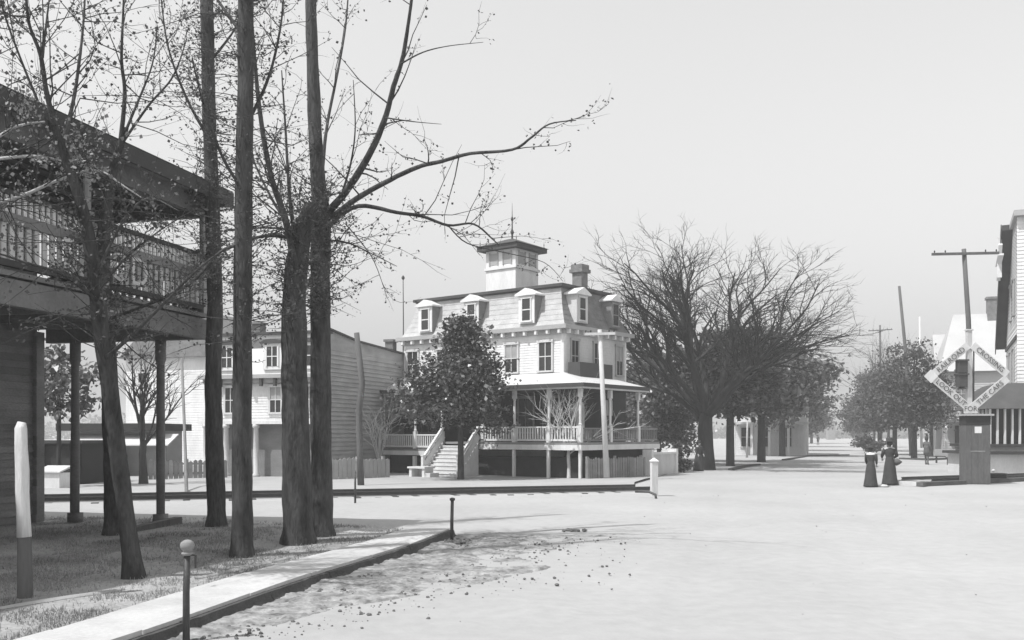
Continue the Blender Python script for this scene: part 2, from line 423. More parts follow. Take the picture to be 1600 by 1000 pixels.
# the avenue beyond the crossing: pale kerbs and verge
def polystrip(name, pts, w, h, mat, parent=None, kind='structure', z0=-0.05):
    m = MB(); n = len(pts)
    for i, p in enumerate(pts):
        q = pts[min(i + 1, n - 1)]; r = pts[max(i - 1, 0)]
        d = Vector((q[0] - r[0], q[1] - r[1], 0)).normalized(); a = Vector((-d.y, d.x, 0)) * w / 2
        for sgn, z in ((-1, z0), (-1, h), (1, h), (1, z0)): m.v.append((p[0] + a.x * sgn, p[1] + a.y * sgn, z))
    for i in range(n - 1):
        for k in range(4): m.f.append((i * 4 + k, i * 4 + (k + 1) % 4, i * 4 + 4 + (k + 1) % 4, i * 4 + 4 + k))
    m.f += [(0, 1, 2, 3), tuple((n - 1) * 4 + k for k in (3, 2, 1, 0))]
    o = m.build(name, mat, parent)
    if kind: o['kind'] = kind
    return o
kl = [G(1142, 735.0), G(1165, 729.5), G(1185, 727), G(1225, 719.5), G(1262, 713), G(1325, 711.5)]
polystrip('kerb_verge', [(p.x, p.y) for p in kl[:3]], 0.3, 0.11, M_kerb)
polystrip('kerb_verge', [(p.x, p.y) for p in kl[3:]], 0.35, 0.10, M_kerb)
kr = [G(1408, 717.5), G(1450, 719.5), G(1512, 716), G(1600, 711)]
polystrip('kerb_opposite', [(p.x, p.y) for p in kr], 0.35, 0.13, M_kerb)
# raised walk in front of the frame houses
m = MB(); w0 = [G(-60, 776), G(300, 772), G(600, 767), G(990, 757)]
back = 16.0
for i, p in enumerate(w0):
    for dy, z in ((0, -0.03), (0.25, 0.09), (3.0, 0.10), (6.5, 0.03), (back, 0.04)): m.v.append((p.x + (0.3 * dy if i == 3 else 0.25 * dy), p.y + dy, z + (0.012 * nz(p.x, dy, 0.8) if z > 0 else 0)))
for i in range(3):
    for k in range(4): m.f.append((i * 5 + k, i * 5 + 5 + k, i * 5 + 6 + k, i * 5 + 1 + k))
tag(m.build('house_walk', M_sand2), kind='structure')

# ------------------------------------------------------------------ railway track
def track(label, a, b, z=0.0):
    a, b = Vector((a[0], a[1], 0)), Vector((b[0], b[1], 0)); d = (b - a); L = d.length; ang = math.atan2(d.y, d.x)
    t = thing('railway_track', label, 'railway track', (a.x, a.y, 0), ang)
    m = MB(); n = int(L / 0.6)
    for i in range(n + 1):
        x = L * i / n
        for y, zz in ((-1.5, -0.03), (-1.05, 0.05), (0, 0.06), (1.05, 0.05), (1.5, -0.03)): m.v.append((x, y + 0.12 * nz(x, y, 0.8), zz + (0.015 * nz(x, y, 1.3) if zz > 0 else 0)))
    for i in range(n):
        for k in range(4): m.f.append((i * 5 + k, i * 5 + 5 + k, i * 5 + 6 + k, i * 5 + 1 + k))
    m.build('ballast', M_sand2, t, True)
    for y in (-0.72, 0.72):
        m = MB(); prof = [(-0.065, 0.07), (0.065, 0.07), (0.065, 0.082), (0.012, 0.1), (0.012, 0.165), (0.035, 0.175), (0.035, 0.205), (-0.035, 0.205), (-0.035, 0.175), (-0.012, 0.165), (-0.012, 0.1), (-0.065, 0.082)]
        for x in (0, L):
            for p in prof: m.v.append((x, y + p[0], p[1]))
        k = len(prof)
        for i in range(k): m.f.append((i, (i + 1) % k, k + (i + 1) % k, k + i))
        m.f += [tuple(range(k)), tuple(range(2 * k - 1, k - 1, -1))]
        m.build('rail', M_rail, t)
    x = 0.2; src = MB().box(-0.1, 0.1, -1.1, 1.1, -0.08, 0.06).build('tie', M_tie, t); src.location = (x, 0, 0); x += 0.62
    rt = random.Random(int(L * 10))
    while x < L:
        inst(src, (x + rt.uniform(-.04, .04), rt.uniform(-.08, .08), rt.uniform(-.02, 0)), t, rt.uniform(-.03, .03)); x += 0.62
    return t
A = G(-40, 787.5); B = G(1006, 767.5)
track('single railway track crossing in front of the frame houses', (A.x, A.y), (B.x, B.y))
A2 = G(1432, 754); B2 = G(1680, 745)
track('short stretch of railway track beside the watchman booth', (A2.x, A2.y), (B2.x, B2.y))
# planks and stone of the crossing at the women's feet
for (x0, y0, x1, y1, w, lab) in ((1398, 757.5, 1437, 759.5, 0.35, 'pale plank laid at the end of the rails, behind the women'),
                                (1437, 760.0, 1505, 757.0, 0.30, 'long dark timber lying in front of the rails left of the booth'),
                                (1541, 754.5, 1640, 750.5, 0.35, 'dark timber sleeper lying right of the booth')):
    a, b = G(x0, y0), G(x1, y1)
    m = MB(); m.bar((a.x, a.y, 0.08), (b.x, b.y, 0.08), w, 0.16)
    tag(m.build('crossing_timber', M_stone if 'pale' in lab else M_tie), lab, 'timber')

# ------------------------------------------------------------------ houses
def prism(m, poly, h0, h1, axis='x'):                  # poly in (b,z); extruded along the other axis
    n = len(poly)
    for h in (h0, h1):
        for b, z in poly: m.v.append(m.map(h, b, z) if m.map else ((h, b, z) if axis == 'x' else (b, h, z)))
    o = len(m.v) - 2 * n
    for i in range(n): m.f.append((o + i, o + (i + 1) % n, o + n + (i + 1) % n, o + n + i))
    m.f += [tuple(o + i for i in range(n - 1, -1, -1)), tuple(o + n + i for i in range(n))]
def frustum(m, x0, x1, y0, y1, z0, z1, ins, face_bulge=0.0):
    """mansard: slightly concave sides, rows of shingles as steps"""
    K = 7; rings = []
    for k in range(K + 1):
        t = k / K; i = ins * (1 - (1 - t) ** 1.6)
        rings.append((i, z0 + (z1 - z0) * t))
    def ring(i, z): return [(x0 + i, y0 + i, z), (x1 - i, y0 + i, z), (x1 - i, y1 - i, z), (x0 + i, y1 - i, z)]
    o = len(m.v)
    for k in range(K):
        m.v += ring(rings[k][0] - 0.012, rings[k][1]); m.v += ring(rings[k + 1][0], rings[k + 1][1])
        b = o + k * 8
        for q in range(4): m.f.append((b + q, b + (q + 1) % 4, b + 4 + (q + 1) % 4, b + 4 + q))
    b = o + (K - 1) * 8 + 4
    m.f.append((b, b + 1, b + 2, b + 3))
def finial(m, x, y, z0, z1, r):
    m.lathe([(r * 0.5, z0), (r * 0.5, z0 + (z1 - z0) * .15), (r, z0 + (z1 - z0) * .22), (r * .35, z0 + (z1 - z0) * .3), (r * .3, z0 + (z1 - z0) * .5), (r * .8, z0 + (z1 - z0) * .56), (r * .2, z0 + (z1 - z0) * .64), (r * .05, z1)], (x, y), 6)

# --- the corner hotel with its wrap-around porch
HA = math.atan2(-0.613, 0.79)
HX, HY = PT(881, 600, 45.2).x, 45.2
hotel = thing('corner_hotel', 'three-storey white frame hotel with mansard roof, cupola and raised wrap-around porch', 'hotel', (HX, HY, 0), HA)
LW, DW = 10.4, 5.6           # front length, depth
Z1, Z2, Z3 = 4.9, 7.05, 9.0  # porch roof at wall, cornice, mansard top
# walls; ground floor coloured near-black, porch shade put into the boards
f1, r1 = FRONT(0), RIGHT(0)
core = MB().box(-LW + 0.01, -0.01, 0.01, DW - 0.01, 0.0, Z2); core.build('wall_core', M_off, hotel)
MB(f1).clap(-LW, 0, Z1 - 0.6, Z2, 0.125).build('wall', M_white, hotel)
MB(r1).clap(0, DW, Z1 - 0.6, Z2, 0.125).build('wall', M_off, hotel)  # greyer than the front, the side's shade put into its paint
MB(LEFTF(-LW)).clap(0, DW, 0.4, Z2, 0.125).build('wall', M_white, hotel)
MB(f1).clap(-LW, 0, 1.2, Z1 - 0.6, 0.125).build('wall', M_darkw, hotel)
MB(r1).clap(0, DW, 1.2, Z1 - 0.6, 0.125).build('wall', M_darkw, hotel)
m = MB(f1); m.box(-0.16, 0.022, 0, 0.04, Z1 - .6, Z2); m.box(-LW - .022, -LW + .16, 0, 0.04, Z1 - .6, Z2)
m2 = MB(r1); m2.box(0.0, 0.16, 0.001, 0.041, Z1 - .6, Z2); m2.box(DW - .16, DW, 0, 0.04, Z1 - .6, Z2)
m.v += m2.v; m.f += [tuple(i + 16 for i in q) for q in m2.f]
m.build('corner_board', M_white, hotel)
# cornice
m = MB(); m.box(-LW - .12, .12, -.12, DW + .12, Z2 - .32, Z2 - .1); m.box(-LW - .34, .34, -.34, DW + .34, Z2 - .097, Z2 + .10)
cor = m.build('cornice', M_pale, hotel)
src = MB().box(-.06, .06, -.30, -.121, Z2 - .3, Z2 - .1).build('bracket', M_white, cor); src.location = (-LW + .1, 0, 0)
for i in range(1, 16): inst(src, (-LW + .1 + i * (LW - .2) / 15, 0, 0), cor)
for i in range(9): inst(src, (0, .1 + i * (DW - .2) / 8, 0), cor, math.pi / 2)
m = MB(); frustum(m, -LW - .12, .12, -.12, DW + .12, Z2 + .10, Z3, 0.62)
mans = m.build('mansard_roof', M_hshing, hotel)
mans.data.materials.append(M_shing)  # lit front pale, side slopes darker: sun and shade put into colour
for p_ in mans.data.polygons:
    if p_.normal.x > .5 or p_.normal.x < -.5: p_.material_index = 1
m = MB(); m.box(-LW + .42, -.42, .42, DW - .42, Z3 + 0.002, Z3 + .06); m.box(-LW + .32, -.32, .32, DW - .32, Z3 + .062, Z3 + .2)
m.build('roof_deck', M_trim, hotel)
def dormer(par, x, side='front', w=0.95, h=1.35, mat=M_white):
    f = FRONT(-.12) if side == 'front' else RIGHT(.12)
    m = MB(f); z = Z2 + .28
    m.box(x - w / 2, x + w / 2, -0.7, 0.06, z, z + h)
    d = m.build('dormer', mat, par)
    MB(f).box(x + w / 2 + .001, x + w / 2 + .02, -0.7, 0.03, z, z + h).build('dormer_shade_panel', M_shing, d)  # added dark panel, the dormer's shaded side put into colour
    m = MB(f); a, b = w / 2 + .16, 0.16
    o = [(x - a, z + h), (x + a, z + h), (x + a, z + h + .07), (x, z + h + .36), (x - a, z + h + .07)]
    for n_ in (-.7, .18):
        for q in o: m.v.append(f(q[0], n_, q[1]))
    for i in range(5): m.f.append((i, (i + 1) % 5, 5 + (i + 1) % 5, 5 + i))
    m.f += [(0, 1, 2, 3, 4), (9, 8, 7, 6, 5)]
    m.build('dormer_roof', M_white, d)
    ff = (lambda a_, n_, z_: f(a_, n_ + 0.062, z_))
    fr = MB(ff); fr.box(x - .3, x - .24, 0, .04, z + .14, z + 1.2); fr.box(x + .24, x + .3, 0, .04, z + .14, z + 1.2); fr.box(x - .36, x + .36, 0, .05, z + 1.2, z + 1.28); fr.box(x - .36, x + .36, 0, .07, z + .06, z + .138); fr.box(x - .239, x + .239, .005, .03, z + .64, z + .69)
    fr.build('window_frame', mat, d)
    MB(ff).box(x - .239, x + .239, 0.0, .012, z + .14, z + .638).build('pane', glass(), d)
    MB(ff).box(x - .239, x + .239, 0.0, .012, z + .692, z + 1.198).build('pane', glass(), d)
for x in (-8.72, -5.55, -2.07): dormer(hotel, x)
dormer(hotel, 1.3, 'right', mat=M_off); dormer(hotel, 4.3, 'right', w=.7, mat=M_mid)
# chimney with its flared cap
m = MB(); m.box(-.95, -.4, 2.1, 2.65, Z3 - .6, Z3 + .95); m.box(-1.06, -.29, 1.99, 2.76, Z3 + .952, Z3 + 1.12); m.box(-1.0, -.35, 2.05, 2.7, Z3 + 1.122, Z3 + 1.35)
m.build('chimney', M_brick, hotel)
# cupola
cx, cy = -LW / 2 - .05, DW / 2
m = MB(); m.box(cx - .98, cx + .98, cy - .98, cy + .98, Z3 + .2, 11.55)
for q in (10.55,): m.box(cx - 1.06, cx + 1.06, cy - 1.06, cy + 1.06, q, q + .12)
cup = m.build('cupola', M_white, hotel)
m = MB(); m.box(cx - 1.32, cx + 1.32, cy - 1.32, cy + 1.32, 11.55, 11.78)
o = len(m.v); m.v += [(cx - 1.4, cy - 1.4, 11.782), (cx + 1.4, cy - 1.4, 11.782), (cx + 1.4, cy + 1.4, 11.782), (cx - 1.4, cy + 1.4, 11.782), (cx - .2, cy - .2, 12.25), (cx + .2, cy - .2, 12.25), (cx + .2, cy + .2, 12.25), (cx - .2, cy + .2, 12.25)]
m.f += [(o, o + 3, o + 2, o + 1)] + [(o + i, o + (i + 1) % 4, o + 4 + (i + 1) % 4, o + 4 + i) for i in range(4)] + [(o + 4, o + 5, o + 6, o + 7)]
m.build('cupola_roof', M_trim, cup)
m = MB(); finial(m, cx, cy, 12.2, 14.2, .11)
for sx in (-1, 1):
    for sy in (-1, 1): finial(m, cx + sx * 1.2, cy + sy * 1.2, 11.75, 12.2, .05)
m.build('finial', M_trim, cup)
for fc in (FRONT(cy - .98), RIGHT(cx + .98)):
    for k in (-.45, .45):
        a = (cx if fc(0, 0, 0)[1] == cy - .98 else cy) + k
        w_ = MB(fc); w_.box(a - .3, a - .24, 0, .05, 10.75, 11.45); w_.box(a + .24, a + .3, 0, .05, 10.75, 11.45); w_.box(a - .239, a + .239, .005, .02, 10.8, 11.4)
        w_.build('window', M_pale, cup)
# second-floor windows
for a in (-9.75, -7.6, -5.3, -3.09, -1.04): window(hotel, FRONT(-.02), a, 5.02, .72, 1.35, M_off)
for a in (0.86, 2.83, 4.9): window(hotel, RIGHT(.02), a, 5.0, .55, 1.45, M_pale)
# lightning rod at the far corner
m = MB(); m.tube([(-LW - .2, .1, 5.0), (-LW - .18, .1, 8.0), (-LW - .2, .1, 10.4)], [.035, .03, .02], 6); m.lathe([(.02, 10.3), (.09, 10.38), (.09, 10.45), (.02, 10.55)], (-LW - .2, .1), 6)
m.build('lightning_rod', M_iron, hotel)
# porch
PD = 2.3; PS = 2.5; FZ = 1.62; PL = -9.9; PE = 2.75; DE = 4.63
XS0, XS1 = -5.6, -3.25         # stairs opening along the front
m = MB(); m.box(XS0, PS, -PD, 0, FZ - .1, FZ); m.box(0, PS, 0.002, DE, FZ - .1, FZ - .001); m.build('porch_floor', M_mid, hotel)
m = MB(); m.box(XS1 + .02, PS + .04, -PD - .04, -PD + .04, FZ - .34, FZ - .104); m.box(PS - .04, PS + .042, -PD + .042, DE, FZ - .34, FZ - .104); m.build('porch_fascia', M_white, hotel)
m = MB(); m.box(PL, XS0 - .003, -PD, 0, FZ - .45, FZ - .35); low = m.build('porch_floor', M_mid, hotel)
m = MB(); m.box(PL - .04, XS0, -PD - .04, -PD + .04, FZ - .68, FZ - .46); m.build('porch_fascia', M_white, hotel)
m = MB(); m.box(PL + .2, PS - .35, -PD + .55, -.05, 0, FZ - .7); m.box(.02, PS - .35, -.04, DE - .2, 0, FZ - .36); m.build('crawlspace_shade', M_void, hotel)  # near-black block stands in for the shade under the porch floor
# porch roof: lit tin slope with a dark soffit and a fascia
RZ = 4.0; ov = .35
m = MB()
xa, xb = PL - .25, PS + ov; ya, yb = -PD - ov, PE + .25
m.v = [(xa, ya, RZ + .2), (xb, ya, RZ + .2), (xb, yb, RZ + .2), (0.03, yb, Z1), (0.03, -.03, Z1), (xa, -.03, Z1)]
m.f = [(0, 1, 4, 5), (1, 2, 3, 4)]
m.build('porch_roof', M_tin, hotel)
m = MB(); m.box(xa, xb, ya, ya + .12, RZ - .02, RZ + .195); m.box(xb - .12, xb, ya + .122, yb, RZ - .02, RZ + .195); m.build('roof_fascia', M_off, hotel)
m = MB(); m.box(xa, xb, ya - .06, ya - .002, RZ + .05, RZ + .22); m.box(xb + .002, xb + .06, ya - .06, yb, RZ + .05, RZ + .22); m.build('gutter', M_trim, hotel)
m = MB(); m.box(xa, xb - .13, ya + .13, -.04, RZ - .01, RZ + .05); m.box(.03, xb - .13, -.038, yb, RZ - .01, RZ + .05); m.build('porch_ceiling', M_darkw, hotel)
# porch posts: turned white columns
pm = MB(); pm.box(-.09, .09, -.09, .09, 0, .75); pm.lathe([(.06, .75), (.085, .8), (.055, .86), (.065, 1.4), (.055, 1.9), (.085, 1.95), (.06, 2.0)], (0, 0), 8); pm.box(-.085, .085, -.085, .085, 2.0, 2.37)
post = pm.build('porch_post', M_white, hotel); post.location = (PS - .1, -PD + .1, FZ)
for x in (.72, -1.23, XS1 + .12): inst(post, (x, -PD + .1, FZ), hotel)
for y in (.25, PE): inst(post, (PS - .1, y, FZ), hotel)
for x in (XS0 - .12, -7.5, PL + .15): inst(post, (x, -PD + .1, FZ - .35), hotel, 0, (1, 1, 1.145))
# bare supports below the floor
sp = MB().box(-.06, .06, -.06, .06, 0, FZ - .342).build('support', M_white, hotel); sp.location = (PS - .1, -PD + .1, 0)
for x in (.72, -1.23): inst(sp, (x, -PD + .05, 0), hotel)
for x in (XS0 - .3, -7.5, PL + .15): inst(sp, (x, -PD + .05, 0), hotel, 0, (1.6, 1, .7))
def railing(par, p, q, h=.68, step=.145, mat=M_white):
    p, q = Vector(p), Vector(q); L = (q - p).length; d = (q - p) / L
    m = MB(); m.bar(p + Vector((0, 0, h)), q + Vector((0, 0, h)), .09, .07); m.bar(p + Vector((0, 0, .1)), q + Vector((0, 0, .1)), .07, .09)
    r = m.build('railing', mat, par)
    b = MB().box(-.028, .028, -.028, .028, .147, h - .037).build('baluster', mat, r); n = int(L / step); b.location = p + d * (L / n * .5); b.rotation_euler.z = math.atan2(d.y, d.x)
    for i in range(1, n): inst(b, p + d * (L / n * (i + .5)), r, math.atan2(d.y, d.x))
for x0, x1 in ((XS1 + .22, -1.33), (-1.13, .62), (.82, PS - .2)): railing(hotel, (x0, -PD + .1, FZ), (x1, -PD + .1, FZ))
railing(hotel, (PL + .25, -PD + .1, FZ - .35), (XS0 - .25, -PD + .1, FZ - .35))
for y0, y1 in ((-PD + .2, .15), (.35, PE - .1), (PE + .1, DE - .05)): railing(hotel, (PS - .1, y0, FZ), (PS - .1, y1, FZ), .62, .16, M_mid)
# stairs
ns = 8; st = MB()
stair = thing('stairs', None, None); stair.parent = hotel
for i in range(ns):
    z = FZ - (i + 1) * FZ / (ns + 1); y = -PD - .05 - i * .17
    MB().box(XS0 + .16, XS1 - .16, y - .19, y, z - .05, z).build('tread', M_white, stair)
    MB().box(XS0 + .16, XS1 - .16, y - .155, y - .14, z - FZ / (ns + 1), z - .052).build('riser', M_off, stair)
for x, s_ in ((XS0 + .06, -1), (XS1 - .06, 1)):
    m = MB(); n0 = 2 * ns
    poly = [(-PD - .05, 0), (-PD - .05, FZ)]
    for i in range(ns):
        z = FZ - (i + 1) * FZ / (ns + 1); y = -PD - .05 - i * .17
        poly += [(y - .01, z + .06), (y - .18, z + .06)]
    poly += [(-PD - .05 - ns * .17, 0)]
    for xx in (x - .04, x + .04):
        for b, z in poly: m.v.append((xx, b, z))
    k = len(poly)
    for i in range(k): m.f.append((i, (i + 1) % k, k + (i + 1) % k, k + i))
    m.f += [tuple(range(k)), tuple(range(2 * k - 1, k - 1, -1))]
    m.build('stringer', M_white, stair)
    e = -PD - .05 - ns * .17
    m = MB(); m.bar((x, -PD, FZ + .72), (x, e - .0, .86), .12, .12); m.bar((x, -PD, FZ + .30), (x, e, .42), .05, .30); m.build('handrail', M_white, stair)
    m = MB(); m.box(x - .07, x + .07, e - .1, e + .04, 0, .95); m.box(x - .09, x + .09, e - .12, e + .06, .952, 1.0); m.build('newel', M_white, stair)
# ground-floor openings
for a in (-8.6, -2.2, -.7): window(hotel, FRONT(-.02), a, 2.1, .85, 1.6, M_mid)
m = MB(FRONT(-.02)); m.box(-5.2, -5.08, 0, .07, FZ, 3.75); m.box(-3.82, -3.7, 0, .07, FZ, 3.75); m.box(-5.25, -3.65, 0, .09, 3.752, 3.9); m.box(-5.079, -3.821, .01, .04, FZ, 3.74)
m.build('door', M_trim, hotel)
# arched window with a white blind on the street side
m = MB(RIGHT(.03)); n = 12; ring = [(-.34, 2.0), (.34, 2.0)] + [(.34 * math.cos(math.pi * k / n), 3.25 + .34 * math.sin(math.pi * k / n)) for k in range(n + 1)]
for d_ in (0.0, .05):
    for a_, z_ in ring: m.v.append(RIGHT(.03)(1.3 + a_, d_, z_))
k = len(ring); m.f = [tuple(range(k)), tuple(range(2 * k - 1, k - 1, -1))] + [(i, (i + 1) % k, k + (i + 1) % k, k + i) for i in range(k)]
m.build('arched_window', M_curtain, hotel)
window(hotel, RIGHT(.02), 3.9, 2.1, .8, 1.6, M_darkw)
# dark board parapet on the street side of the porch roof
m = MB(); m.box(.9, .98, -.1, PE, RZ + .5, RZ + 1.35); m.box(.3, .898, -.1, -.02, RZ + .6, RZ + 1.35); m.box(.2, .898, PE - .08, PE, RZ + .6, RZ + 1.35)
m.build('parapet', M_trim, hotel)

# --- carriage block and boards by the stairs
p = G(660, 746); cb = thing('carriage_block', 'small white carriage block with a dark opening by the hotel stairs', 'step block', (p.x, p.y, 0), HA)
m = MB(); m.box(-.55, -.4, -.3, .3, 0, .42); m.box(.25, .4, -.3, .3, 0, .42); m.box(-.399, .249, .2, .3, 0, .42); m.build('side', M_white, cb)
MB().box(-.62, .47, -.36, .36, .421, .5).build('top', M_white, cb); MB().box(.402, .75, -.3, .3, 0, .22).build('step', M_off, cb)
p = G(678, 738); m = MB(); m.bar((p.x - .4, p.y - .2, .1), (p.x + .5, p.y + .1, .1), .5, .2)
tag(m.build('loose_board', M_darkw), 'dark board lying by the foot of the hotel stairs', 'board')

# --- frame store block left of the hotel
BA = math.atan2(-0.305, 0.952)
q = PT(507, 700, 43.5)
store = thing('store_block', 'store block with white mansard front, columned shopfront and gray boarded side', 'store', (q.x, q.y, 0), BA)
BW, BD = 6.2, 10.5; SZ = 6.75
MB().box(-BW + .01, -.01, .012, BD, 0, SZ - .35).build('wall_core', M_mid, store)
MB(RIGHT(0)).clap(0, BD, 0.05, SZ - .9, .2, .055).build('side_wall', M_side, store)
m = MB(); m.v = [(.012, 0, SZ - .9), (.012, BD, SZ - .9), (.012, BD, SZ - .55), (.012, 3.2, SZ - .3), (.012, .3, SZ), (.012, -.1, SZ)]; m.v += [(-.2, y_, z_) for _, y_, z_ in m.v]
m.f = [(0, 1, 2, 3, 4, 5), (11, 10, 9, 8, 7, 6)] + [(i, (i + 1) % 6, 6 + (i + 1) % 6, 6 + i) for i in range(6)]
m.build('side_parapet', M_side, store)
m = MB(); m.bar((0, -.15, SZ + .04), (0, .35, SZ + .04), .3, .08); m.bar((0, .35, SZ + .04), (0, 3.2, SZ - .26), .3, .08); m.bar((0, 3.2, SZ - .26), (0, BD, SZ - .5), .3, .08); m.build('coping', M_trim, store)
MB(FRONT(0)).clap(-BW, 0, 2.75, 4.35, .13).build('front_wall', M_white, store)
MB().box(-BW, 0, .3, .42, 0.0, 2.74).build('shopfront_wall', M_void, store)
m = MB(); m.box(-BW - .1, .05, -.5, .28, 2.6, 2.72); m.box(-BW - .1, .05, -.55, -.45, 2.45, 2.598); m.build('shop_lintel', M_white, store)
m = MB(); m.box(-BW - .1, .1, -.22, .2, 4.36, 4.56); m.box(-BW - .25, .25, -.42, .2, 4.562, 4.74); cor = m.build('cornice', M_pale, store)
src = MB().box(-.06, .06, -.38, -.222, 4.2, 4.559).build('bracket', M_trim, cor); src.location = (-BW + .2, 0, 0)
for i in range(1, 9): inst(src, (-BW + .2 + i * (BW - .4) / 8, 0, 0), cor)
m = MB(); m.v = [(-BW, -.25, 4.742), (.02, -.25, 4.742), (.02, .15, SZ - .15), (-BW, .15, SZ - .15), (-BW, .5, 4.742), (.02, .5, 4.742), (.02, .5, SZ - .15), (-BW, .5, SZ - .15)]
m.f = [(0, 1, 2, 3), (4, 7, 6, 5), (0, 3, 7, 4), (1, 5, 6, 2), (3, 2, 6, 7)]
m.build('mansard_front', M_white, store)
MB().box(-BW - .08, .1, .0, .6, SZ - .149, SZ - .03).build('roof_trim', M_trim, store)
for a in (-4.9, -2.5, -.75):
    window(store, FRONT(-.02), a, 3.0, .55, 1.15, M_off, 2, 2)
    m = MB(); m.box(a - .5, a + .5, -.32, .3, 4.95, 6.15); dm = m.build('dormer', M_white, store)
    m = MB(); vs = []; n = 8
    for y_ in (-.42, .3):
        for k in range(n + 1):
            t = math.pi * k / n; m.v.append((a + .6 * math.cos(t), y_, 6.152 + .2 * math.sin(t)))
    m.f = [tuple(range(n + 1)), tuple(range(2 * n + 1, n, -1))] + [(k, k + 1, n + 2 + k, n + 1 + k) for k in range(n)] + [(0, n, 2 * n + 1, n + 1)]
    m.build('dormer_roof', M_trim, dm)
    fr = MB(FRONT(-.322)); fr.box(a - .34, a - .27, 0, .05, 5.1, 6.0); fr.box(a + .27, a + .34, 0, .05, 5.1, 6.0); fr.box(a - .02, a + .02, .013, .04, 5.1, 6.0); fr.box(a - .269, a + .269, .014, .042, 5.53, 5.57); fr.build('window_frame', M_white, dm)
    MB(FRONT(-.322)).box(a - .269, a + .269, 0, .012, 5.1, 6.0).build('pane', glass(), dm)
cs = MB(); cs.lathe([(.17, 0), (.17, .15), (.12, .2), (.13, 1.2), (.11, 2.25), (.17, 2.32), (.17, 2.445)], (0, 0), 10)
col = cs.build('column', M_off, store, True); col.location = (-.25, -.4, 0)
for x in (-1.7, -3.3, -4.9, -BW + .2): inst(col, (x, -.4, 0), store)
m = MB(); m.box(-4.3, -3.85, .8, 1.3, SZ - .5, SZ + .45); m.box(-4.38, -3.77, .72, 1.38, SZ + .452, SZ + .55); m.build('chimney', M_brick, store)
m = MB(); m.box(-1.1, -.65, 8.7, 9.2, SZ - .9, SZ + .25); m.box(-1.17, -.58, 8.63, 9.27, SZ + .252, SZ + .38); m.build('chimney', M_brick, store)
MB(RIGHT(.032)).box(6.4, 9.2, 0, .55, 2.35, 2.9).build('side_awning', M_darkw, store)

# --- picket and plank fences
def plank_fence(label, p, q, h, bw, mat, gap=.02, rng=random.Random(4), rails=True):
    p, q = Vector((p[0], p[1], 0)), Vector((q[0], q[1], 0)); L = (q - p).length; a = math.atan2(q.y - p.y, q.x - p.x)
    t = thing('plank_fence', label, 'fence', p, a)
    b = MB(); b.v = [(0, -.012, 0), (bw, -.012, 0), (bw, -.012, h - .06), (bw / 2, -.012, h), (0, -.012, h - .06)]; b.v += [(x, .012, z) for x, _, z in b.v]
    b.f = [(0, 1, 2, 3, 4), (9, 8, 7, 6, 5)] + [(i, (i + 1) % 5, 5 + (i + 1) % 5, 5 + i) for i in range(5)]
    src = b.build('board', mat, t); x = bw + gap
    while x < L:
        inst(src, (x, rng.uniform(-.008, .008), rng.uniform(-.07, .02)), t); x += bw + gap + rng.uniform(0, .02)
    MB().box(0, L, .02, .06, h * .25, h * .25 + .08).build('fence_rail', mat, t); MB().box(0, L, .02, .06, h * .75, h * .75 + .08).build('fence_rail', mat, t)
    n = max(2, int(L / 2.2)); ps = MB().box(-.05, .05, .061, .16, 0, h + .04).build('post', mat, t); ps.location = (.1, 0, 0)
    for i in range(1, n + 1): inst(ps, (.1 + (L - .2) * i / n, 0, 0), t)
    return t
a, b = PT(918, 0, 41.6), PT(1006, 0, 44.6)
plank_fence('weathered gray picket fence at the street end of the hotel porch', (a.x, a.y), (b.x, b.y), .98, .15, M_mid)
a, b = PT(515, 0, 41.5), PT(603, 0, 43.5)
plank_fence('pale plank fence between the store block and the hotel', (a.x, a.y), (b.x, b.y), .95, .2, M_pale)
a, b = PT(232, 0, 42), PT(352, 0, 43.2)
plank_fence('low gray plank fence left of the store block', (a.x, a.y), (b.x, b.y), .85, .18, M_mid)

# --- low pale boundary walls and hedge beside the elm
a, b = PT(1012, 0, 46.0), PT(1052, 0, 49.0)
t = thing('garden_wall', 'low white garden wall right of the picket fence', 'wall', (a.x, a.y, 0), math.atan2(b.y - a.y, b.x - a.x))
L = (b - a).to_2d().length if hasattr(b - a, 'to_2d') else 2
L = math.hypot(b.x - a.x, b.y - a.y)
MB().box(0, L, -.15, .15, 0, 1.0).build('wall', M_off, t); MB().box(-.05, L + .05, -.22, .22, 1.001, 1.1).build('coping', M_white, t)
for k in range(2): MB().box(k * L - .2 if k else -.06, k * L + .06 if k else .2, -.24, .24, 0, 1.25).build('pier', M_white, t)

# --- the near building on the left with its two-storey gallery
LA = math.atan2(-0.2425, 0.970)
gp = Vector((-10.0, 20.3, LZ))
gal = thing('gallery_building', 'clapboard building with a dark roofed two-storey gallery over the corner lawn', 'building', gp, LA)
NB = -16.0                                            # runs on towards and past the camera
rb = random.Random(21)
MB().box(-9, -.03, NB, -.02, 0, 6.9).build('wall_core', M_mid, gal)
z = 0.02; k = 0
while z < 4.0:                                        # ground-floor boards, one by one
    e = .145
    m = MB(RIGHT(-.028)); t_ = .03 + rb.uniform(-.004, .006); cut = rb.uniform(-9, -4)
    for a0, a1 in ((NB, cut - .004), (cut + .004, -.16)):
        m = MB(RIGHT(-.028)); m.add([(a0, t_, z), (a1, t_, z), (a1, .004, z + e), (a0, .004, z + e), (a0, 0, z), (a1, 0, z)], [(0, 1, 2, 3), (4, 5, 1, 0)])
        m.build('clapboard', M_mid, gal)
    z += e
MB(RIGHT(-.028)).clap(NB, -.16, z, 6.65, .145, .03).build('upper_wall', M_pale, gal)
